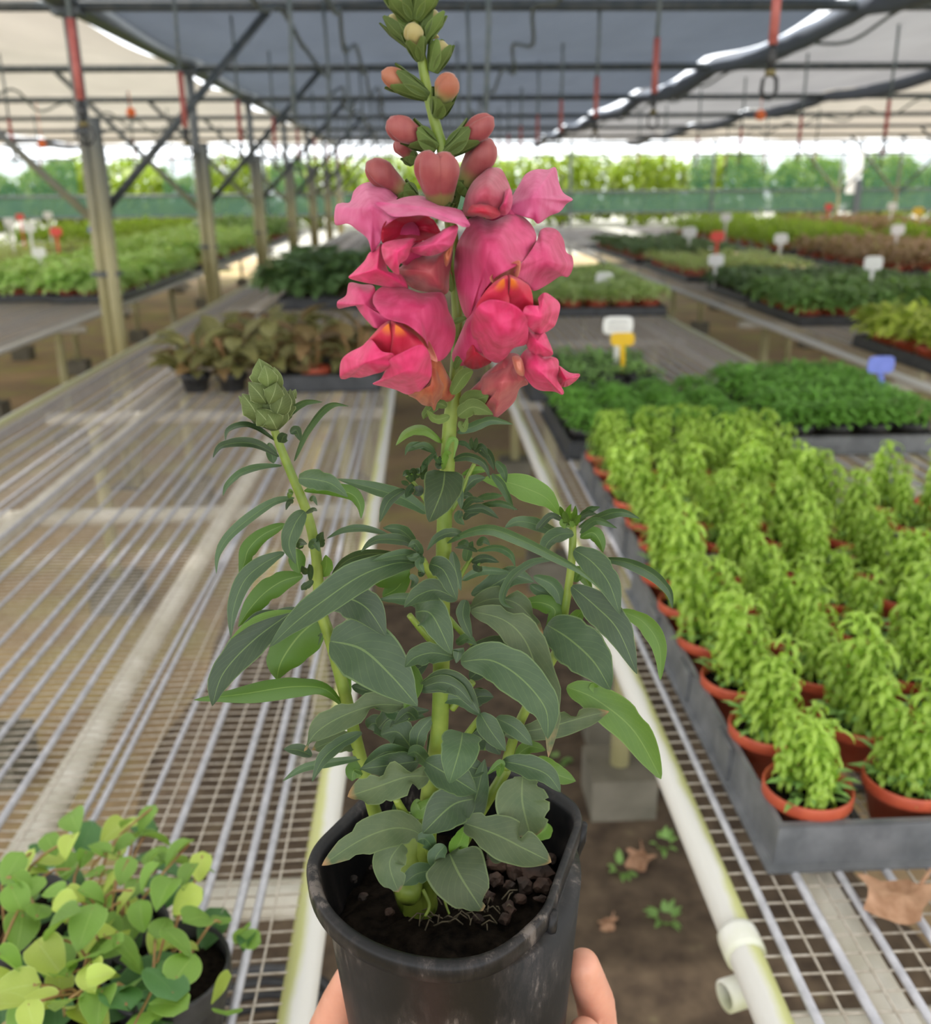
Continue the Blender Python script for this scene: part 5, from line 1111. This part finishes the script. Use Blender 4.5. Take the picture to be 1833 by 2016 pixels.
bud((640,0), (600,-160), 62, 0, 0, 'bud_green', cal=1.0); bud((640,0), (690,-170), 62, .002, .002, 'bud_green', cal=1.0); bud((640,-90), (640,-250), 50, 0, 0, 'bud_green', cal=1.0)
bud((770,230), (790,200), 30, .006, .006, 'bud_green', False)
bud((815,1240), (722,915), 98, -.006, -.020, 'bud_front', cal=.14, lobes=2, neck=.66, wide=.66); bud((825,1240), (846,918), 96, -.006, -.018, 'bud_front', cal=.14, lobes=2, neck=.66, wide=.66)      # large front bud
bud((660,1200), (372,975), 84, .004, .0, 'bud_pink', cal=.3)
bud((930,1150), (1120,835), 96, .006, .0, 'bud_pink', cal=.2, neck=.55)
bo = bud((1010,1310), (1140,1060), 92, .002, -.004, 'bud_front', cal=.1, neck=.6); UNFOLD = [bo]

# ---- open flowers: every petal a curved shell
def shell(outline, centre, coff, eoff, mat, name, parent, conv=q2, p=2.0, n=96, rings=12, ruffle=.0014, seed=0, thick=.0005):
    """outline points (x, y[, off]); depth goes from coff at the centre to each edge point's own offset"""
    pts = [(*conv(o[0], o[1]), (o[2] if len(o) > 2 else eoff)) for o in outline]; E = catmull(pts, n, True); cc = conv(*centre)
    w_ = 7; ES = [tuple(sum(E[(k+j) % n][c_] for j in range(-w_, w_+1))/(2*w_+1) for c_ in range(3)) for k in range(n)]
    vs = [F(cc[0], cc[1], coff)]; uvs = [(0, 0)]; fs = []
    for r in range(1, rings+1):
        t = r/rings
        for k in range(n):
            b2 = t**1.6; x, y, o = (ES[k][c_]*(1-b2)+E[k][c_]*b2 for c_ in range(3))
            off = coff+(o-coff)*t**p+ruffle*t**3*math.sin(k*2*PI/n*9+seed)+.0045*noise.noise(Vector((cc[0]+(x-cc[0])*t, cc[1]+(y-cc[1])*t, seed*40))*.022)*min(1, t*1.6)
            vs.append(F(cc[0]+(x-cc[0])*t, cc[1]+(y-cc[1])*t, off)); uvs.append((k/n, t))
    fs += [(0, 1+k, 1+(k+1) % n) for k in range(n)]
    fs += [(1+(r-1)*n+k, 1+r*n+k, 1+r*n+(k+1) % n, 1+(r-1)*n+(k+1) % n) for r in range(1, rings) for k in range(n)]
    # give the shell real thickness
    m0 = len(vs); back = []
    for v in vs: back.append(v+(v-CAMP).normalized()*thick)
    vs2 = vs+back; uvs = uvs+uvs; fs2 = fs+[tuple(i+m0 for i in f[::-1]) for f in fs]+[(1+(rings-1)*n+k, 1+(rings-1)*n+k+m0, 1+(rings-1)*n+(k+1) % n+m0, 1+(rings-1)*n+(k+1) % n) for k in range(n)]
    mb = MB(); mb.add(vs2, fs2, uvs); return part(name, mb, mat, parent)
def flower_tube(pts, r0, r1, mat='petal_tube', o0=0.0, o1=-.02, conv=q2):
    n = 14; P = catmull([conv(*p) for p in pts], n); Q = [F(x, y, o0+(o1-o0)*i/(n-1)) for i, (x, y) in enumerate(P)]
    mb = MB(); tube(mb, Q, [(r0+(r1-r0)*(i/(n-1))**.8)/SCQ*depth(Q[i])/FPX for i in range(n)], 18); return part('flower', mb, mat, plant)
# upper left flower
fl = flower_tube([(880,800),(740,760),(620,640),(560,540)], 40, 120, 'petal_mid', .002, -.016)
shell([(560,730),(640,640),(740,640),(880,600),(875,750),(855,905),(750,905),(650,885),(580,840),(500,770)], (740,770), -.022, -.006, 'petal_tube', 'throat', fl, seed=1)
shell([(130,465,-.004),(132,350,.0),(170,325,.0),(225,320,-.002),(250,250,.004),(300,205,.006),(370,188,.008),(450,200,.008),(510,240,.006),(545,275,.004),(520,320,-.012),(560,400,-.022),(500,440,-.026),(440,490,-.024),(430,560,-.020),(400,610,-.018),(370,655,-.016),(340,560,-.016),(270,500,-.014),(210,460,-.01)], (370,360), -.022, 0, 'petal_light', 'upper_petal', fl, seed=2, p=1.6)
shell([(385,325,-.024),(480,318,-.022),(580,288,-.012),(680,278,-.008),(740,300,-.008),(800,338,-.010),(870,352,-.012),(940,372,-.016),(968,410,-.022),(1000,470,-.026),(960,482,-.028),(900,458,-.030),(830,445,-.032),(760,418,-.036),(680,405,-.038),(600,412,-.038),(500,412,-.036),(440,372,-.030)], (680,350), -.026, 0, 'petal_light', 'upper_petal', fl, seed=3, p=1.2)
shell([(430,575),(432,490),(465,435),(520,400),(620,392),(700,400),(760,430),(800,490),(810,525),(740,560),(640,580),(560,590),(480,600)], (620,480), -.012, -.024, 'petal_deep', 'mouth', fl, seed=4)
shell([(790,525),(840,490),(920,470),(905,560),(862,620),(800,652),(740,668),(680,662),(612,632),(640,600),(720,560)], (770,590), -.034, -.026, 'petal_mid', 'lower_petal', fl, seed=5)
shell([(436,590),(540,560),(650,555),(625,620),(590,690),(545,725),(540,790),(480,745),(440,680)], (530,640), -.038, -.026, 'petal_hot', 'lower_petal', fl, seed=6)
shell([(432,590),(450,680),(480,770),(560,790),(600,880),(520,880),(400,855),(300,835),(218,808),(255,765),(318,700),(348,650),(400,610)], (400,750), -.028, -.016, 'petal_hot', 'lower_petal', fl, seed=7, ruffle=.0016)
shell([(830,650),(880,580),(905,520),(885,640),(860,720),(840,730)], (862,640), -.026, -.022, 'petal_rust', 'lower_petal', fl, seed=71, ruffle=0)
# lower left flower
fl = flower_tube([(860,1560),(800,1500),(720,1400),(640,1280)], 50, 130, 'petal_rust', .0, -.018)
shell([(600,1560),(690,1530),(745,1450),(745,1290),(800,1350),(845,1480),(835,1560),(800,1600),(770,1665),(740,1640),(690,1625),(650,1590)], (750,1500), -.022, -.008, 'petal_rust', 'throat', fl, seed=11)
shell([(145,960,-.012),(200,920,-.012),(222,840,-.008),(300,850,-.01),(380,860,-.014),(395,960,-.020),(410,1020,-.022),(450,1060,-.022),(500,1090,-.024),(400,1135,-.024),(340,1090,-.020),(290,1030,-.018),(250,985,-.016),(155,1008,-.010)], (320,980), -.024, -.01, 'petal_mid', 'upper_petal', fl, seed=12)
shell([(372,960,-.026),(388,900,-.018),(450,858,-.012),(530,852,-.010),(600,878,-.012),(680,905,-.012),(760,900,-.012),(822,905,-.012),(848,950,-.014),(862,1020,-.014),(892,1080,-.012),(908,1150,-.012),(892,1240,-.014),(850,1312,-.016),(800,1345,-.018),(750,1320,-.024),(715,1220,-.032),(660,1160,-.036),(590,1110,-.040),(520,1090,-.040),(440,1062,-.036),(395,1005,-.030)], (680,1020), -.034, 0, 'petal_mid', 'upper_petal', fl, seed=13, p=1.7)
shell([(500,1080),(600,1110),(700,1170),(760,1260),(790,1350),(720,1310),(640,1210),(560,1140)], (660,1190), -.026, -.028, 'petal_cream', 'inner_lip', fl, seed=14, ruffle=0)
shell([(330,1230),(395,1150),(440,1105),(490,1088),(505,1160),(510,1250),(500,1325),(420,1312),(360,1270)], (475,1105), -.036, -.030, 'petal_palate', 'palate', fl, seed=15, ruffle=0, p=1.2)
shell([(495,1325),(495,1200),(490,1088),(540,1092),(600,1140),(670,1200),(720,1270),(700,1320),(600,1330)], (525,1115), -.038, -.034, 'petal_palate', 'palate', fl, seed=16, ruffle=0, p=1.2)
shell([(160,1445,-.014),(168,1345,-.018),(220,1290,-.024),(300,1250,-.030),(360,1205,-.034),(430,1280,-.040),(510,1300,-.042),(490,1360,-.036),(445,1410,-.030),(380,1430,-.026),(300,1452,-.020),(235,1450,-.016),(190,1462,-.012)], (330,1350), -.038, 0, 'petal_hot', 'lower_petal', fl, seed=17, p=1.6)
shell([(372,1492,-.014),(425,1458,-.020),(455,1400,-.028),(485,1330,-.038),(560,1290,-.044),(680,1240,-.042),(735,1290,-.034),(755,1400,-.028),(740,1470,-.024),(690,1530,-.018),(640,1552,-.016),(590,1560,-.014),(520,1530,-.016),(450,1512,-.016)], (600,1400), -.042, 0, 'petal_hot', 'lower_petal', fl, seed=18, p=1.6)
# big right flower
fl = flower_tube([(930,1330),(1000,1250),(1100,1100),(1200,960)], 50, 150, 'petal_mid', .0, -.02)
shell([(905,640,-.006),(930,560,-.006),(980,475,-.006),(988,430,-.002),(1050,408,.0),(1100,430,-.002),(1150,440,-.004),(1200,420,-.002),(1260,393,.002),(1330,408,.002),(1392,460,.0),(1428,540,-.002),(1412,612,-.008),(1365,680,-.018),(1290,735,-.028),(1180,795,-.032),(1110,865,-.028),(1062,940,-.022),(1012,1025,-.016),(990,1075,-.012),(950,1020,-.010),(918,900,-.008),(898,760,-.006)], (1130,620), -.030, 0, 'petal_mid', 'upper_petal', fl, seed=21, p=1.7)
shell([(1285,765,-.030),(1350,690,-.022),(1400,620,-.014),(1432,560,-.006),(1452,502,.0),(1500,483,.004),(1560,500,.006),(1602,560,.006),(1620,640,.004),(1658,672,.006),(1664,740,.006),(1632,802,.004),(1580,800,.002),(1500,852,-.004),(1412,893,-.010),(1370,850,-.018),(1300,805,-.028)], (1470,690), -.016, 0, 'petal_mid', 'upper_petal', fl, seed=22, p=1.7)
shell([(1130,800),(1230,735),(1315,695),(1325,745),(1300,810),(1230,815),(1160,850)], (1230,780), -.026, -.030, 'petal_cream', 'inner_lip', fl, seed=23, ruffle=0)
shell([(1040,1000),(1080,920),(1130,860),(1180,820),(1240,795),(1250,880),(1250,980),(1200,1040),(1100,1060)], (1215,815), -.038, -.034, 'petal_palate', 'palate', fl, seed=24, ruffle=0, p=1.15)
shell([(1245,1020),(1245,900),(1238,795),(1290,800),(1350,835),(1388,870),(1405,940),(1400,1000),(1330,1040)], (1265,812), -.038, -.030, 'petal_palate', 'palate', fl, seed=25, ruffle=0, p=1.15)
shell([(1005,1110,-.022),(1045,1000,-.034),(1120,950,-.040),(1220,960,-.044),(1310,1000,-.044),(1370,1080,-.036),(1375,1160,-.030),(1362,1235,-.026),(1282,1262,-.024),(1232,1322,-.018),(1172,1357,-.014),(1100,1322,-.014),(1070,1272,-.016),(1048,1230,-.016),(1018,1190,-.018)], (1200,1110), -.042, 0, 'petal_hot', 'lower_petal', fl, seed=26, p=1.6)
shell([(1360,990,-.036),(1450,985,-.030),(1438,940,-.024),(1480,903,-.020),(1532,930,-.016),(1580,982,-.014),(1562,1080,-.016),(1532,1132,-.018),(1450,1172,-.024),(1390,1140,-.030),(1340,1060,-.038)], (1450,1060), -.036, 0, 'petal_hot', 'lower_petal', fl, seed=27, p=1.6, ruffle=.0018)
shell([(1350,1130),(1420,1150),(1475,1155),(1505,1210),(1534,1302),(1460,1315),(1400,1295),(1360,1235)], (1430,1220), -.030, -.020, 'petal_hot', 'lower_petal', fl, seed=28)
shell([(945,1300),(955,1180),(990,1100),(1040,1190),(1085,1290),(1140,1345),(1080,1385),(1020,1398),(965,1370)], (1030,1280), -.016, -.006, 'petal_deep', 'throat', fl, seed=29)
# lower right flower, seen from the side
fl = flower_tube([(960,1640),(1050,1590),(1180,1480),(1300,1380)], 60, 100, 'petal_tube', .004, -.012)
shell([(1040,1565,-.004),(1060,1480,-.004),(1100,1420,-.006),(1200,1350,-.008),(1280,1295,-.008),(1330,1330,-.010),(1350,1440,-.010),(1375,1492,-.008),(1320,1522,-.008),(1290,1600,-.004),(1232,1662,-.002),(1162,1714,.0),(1140,1670,-.002),(1085,1640,.0),(1130,1590,-.006)], (1210,1480), -.022, 0, 'petal_tube', 'throat', fl, seed=31)
shell([(1270,1320),(1325,1320),(1350,1390),(1345,1440),(1300,1420)], (1310,1370), -.026, -.022, 'petal_cream', 'inner_lip', fl, seed=32, ruffle=0)
shell([(1318,1330),(1358,1270),(1410,1248),(1480,1300),(1562,1330),(1572,1390),(1565,1462),(1604,1540),(1590,1562),(1540,1542),(1440,1532),(1378,1482),(1330,1400)], (1450,1410), -.030, -.016, 'petal_hot', 'lower_petal', fl, seed=33)
shell([(1555,1370),(1640,1418),(1706,1428),(1692,1462),(1640,1502),(1600,1512),(1565,1490)], (1620,1460), -.020, -.012, 'petal_hot', 'lower_petal', fl, seed=34)
# upper right flower, mostly hidden
fl = flower_tube([(920,700),(1040,600),(1180,480),(1280,400)], 50, 110, 'petal_mid', .004, .004)
shell([(1240,375,.0),(1268,290,.004),(1320,200,.010),(1360,138,.014),(1430,108,.016),(1500,110,.018),(1552,98,.020),(1572,190,.016),(1602,260,.016),(1662,302,.018),(1622,332,.014),(1580,382,.010),(1510,412,.004),(1440,460,.0),(1400,430,-.002),(1330,410,-.002)], (1410,290), -.006, 0, 'petal_light', 'upper_petal', fl, seed=41, p=1.6)
# half-unfolded bud: overlapping crumpled petals
shell([(955,395,-.006),(968,290,-.006),(1010,200,-.004),(1070,138,-.002),(1130,98,.0),(1200,108,.002),(1242,180,.0),(1268,260,-.002),(1262,350,-.008),(1205,402,-.012),(1150,425,-.014),(1080,400,-.012),(1020,415,-.008)], (1100,250), -.026, 0, 'petal_bud', 'folded_petal', UNFOLD[0], seed=51, p=1.9, ruffle=.0008)
shell([(1165,390),(1205,320),(1225,250),(1262,235),(1275,300),(1262,365),(1225,405)], (1225,320), -.022, -.012, 'petal_mid', 'folded_petal', UNFOLD[0], seed=52, ruffle=.0006)
shell([(985,395),(1010,340),(1080,320),(1150,335),(1195,395),(1140,430),(1060,412)], (1085,375), -.028, -.018, 'petal_deep', 'folded_petal', UNFOLD[0], seed=53, ruffle=.0006)
# calyces around the flower bases
for (pts, w, o) in [([(850,1640),(790,1620),(715,1680),(700,1720)],70,-.006),([(870,1700),(780,1720),(720,1660)],60,-.010),([(880,1560),(960,1440),(1020,1410)],90,-.012),([(930,1620),(1040,1590),(1120,1570)],130,-.008),([(920,1700),(1020,1640),(1150,1690)],110,-.012),([(850,1500),(830,1430),(800,1400)],60,-.006),([(890,1100),(930,1080),(990,1060)],40,-.006),([(880,900),(860,800),(850,740)],50,-.004),([(900,1400),(930,1330),(960,1300)],50,-.006),([(930,1730),(960,1780),(985,1700)],50,-.006),([(880,400),(900,250),(960,180)],90,.004),([(860,390),(830,330),(800,260)],60,.002)]:
    leaf([q2(*p) for p in pts], w/SCQ, o0=o, o1=o-.004, mat='snap_calyx', shape=.7, parent=plant, name='sepal', cup=-.3)
mb = MB()

# ================================================================ THE HAND
hc = RIMC
def capsule(mb, a, b_, ra, rb, seg=14):
    a, b_ = Vector(a), Vector(b_); ax = (b_-a); L = ax.length; q = Vector((0, 0, 1)).rotation_difference(ax.normalized()); prof = []
    for i in range(6): t = PI/2*(1-i/5); prof.append((ra*math.cos(t), -ra*math.sin(t)))
    for i in range(6): t = PI/2*i/5; prof.append((rb*math.cos(t), L+rb*math.sin(t)))
    vs = []; n = len(prof)
    for r, z in prof:
        for k in range(seg): vs.append(a+q @ Vector((max(r, 1e-5)*math.cos(2*PI*k/seg), max(r, 1e-5)*math.sin(2*PI*k/seg), z)))
    mb.add(vs, [(i*seg+k, i*seg+(k+1) % seg, (i+1)*seg+(k+1) % seg, (i+1)*seg+k) for i in range(n-1) for k in range(seg)]+[tuple(range(seg))[::-1], tuple((n-1)*seg+k for k in range(seg))])
def chain(mb, joints):
    for (p, r), (p2, r2) in zip(joints, joints[1:]): capsule(mb, p, p2, r, r2)
mb = MB()
J = lambda px, py, o: F(px, py, o)
wrist = J(800, 2560, -.01)
kn = [J(1120, 2230, .045), J(1100, 2310, .040), J(1075, 2390, .034), J(1040, 2460, .026)]
thumb = [(J(770, 2330, .030), .019), (J(668, 2150, .030), .0150), (J(648, 2035, .020), .0120), (J(668, 1975, .014), .0098), (J(690, 1925, .010), .0080)]
chain(mb, [(wrist, .028), (J(790, 2420, .02), .026)]+thumb)
fing = [[(J(1190, 2120, .030), .0104), (J(1172, 1972, .014), .0102), (J(1148, 1900, .006), .0084)],
        [(J(1200, 2200, .022), .0102), (J(1192, 2080, .0), .0093), (J(1150, 2035, -.012), .0080)],
        [(J(1180, 2290, .016), .0098), (J(1185, 2180, -.006), .0090), (J(1130, 2140, -.02), .0076)],
        [(J(1140, 2370, .010), .0088), (J(1160, 2280, -.008), .0080), (J(1110, 2250, -.022), .0068)]]
for k, f in zip(kn, fing): chain(mb, [(wrist, .024), (k, .0125)]+f)
for a, b_ in zip(kn, kn[1:]): capsule(mb, a, b_, .0125, .0125)
capsule(mb, J(790, 2420, .02), kn[1], .02, .014); capsule(mb, J(780, 2380, .03), kn[0], .016, .012)
chain(mb, [(wrist, .028), (wrist+Vector((-.05, -.10, -.09)), .033), (wrist+Vector((-.12, -.22, -.20)), .04)])
t = thing('person', 'bare hand gripping the black pot from below', 'person', (hc.x, hc.y, hc.z-PH-.05))
o = part('hand', mb, 'skin', t)
md = o.modifiers.new('join', 'REMESH'); md.mode = 'VOXEL'; md.voxel_size = 0.0016; md.use_smooth_shade = True
md = o.modifiers.new('soften', 'SMOOTH'); md.factor = .6; md.iterations = 8
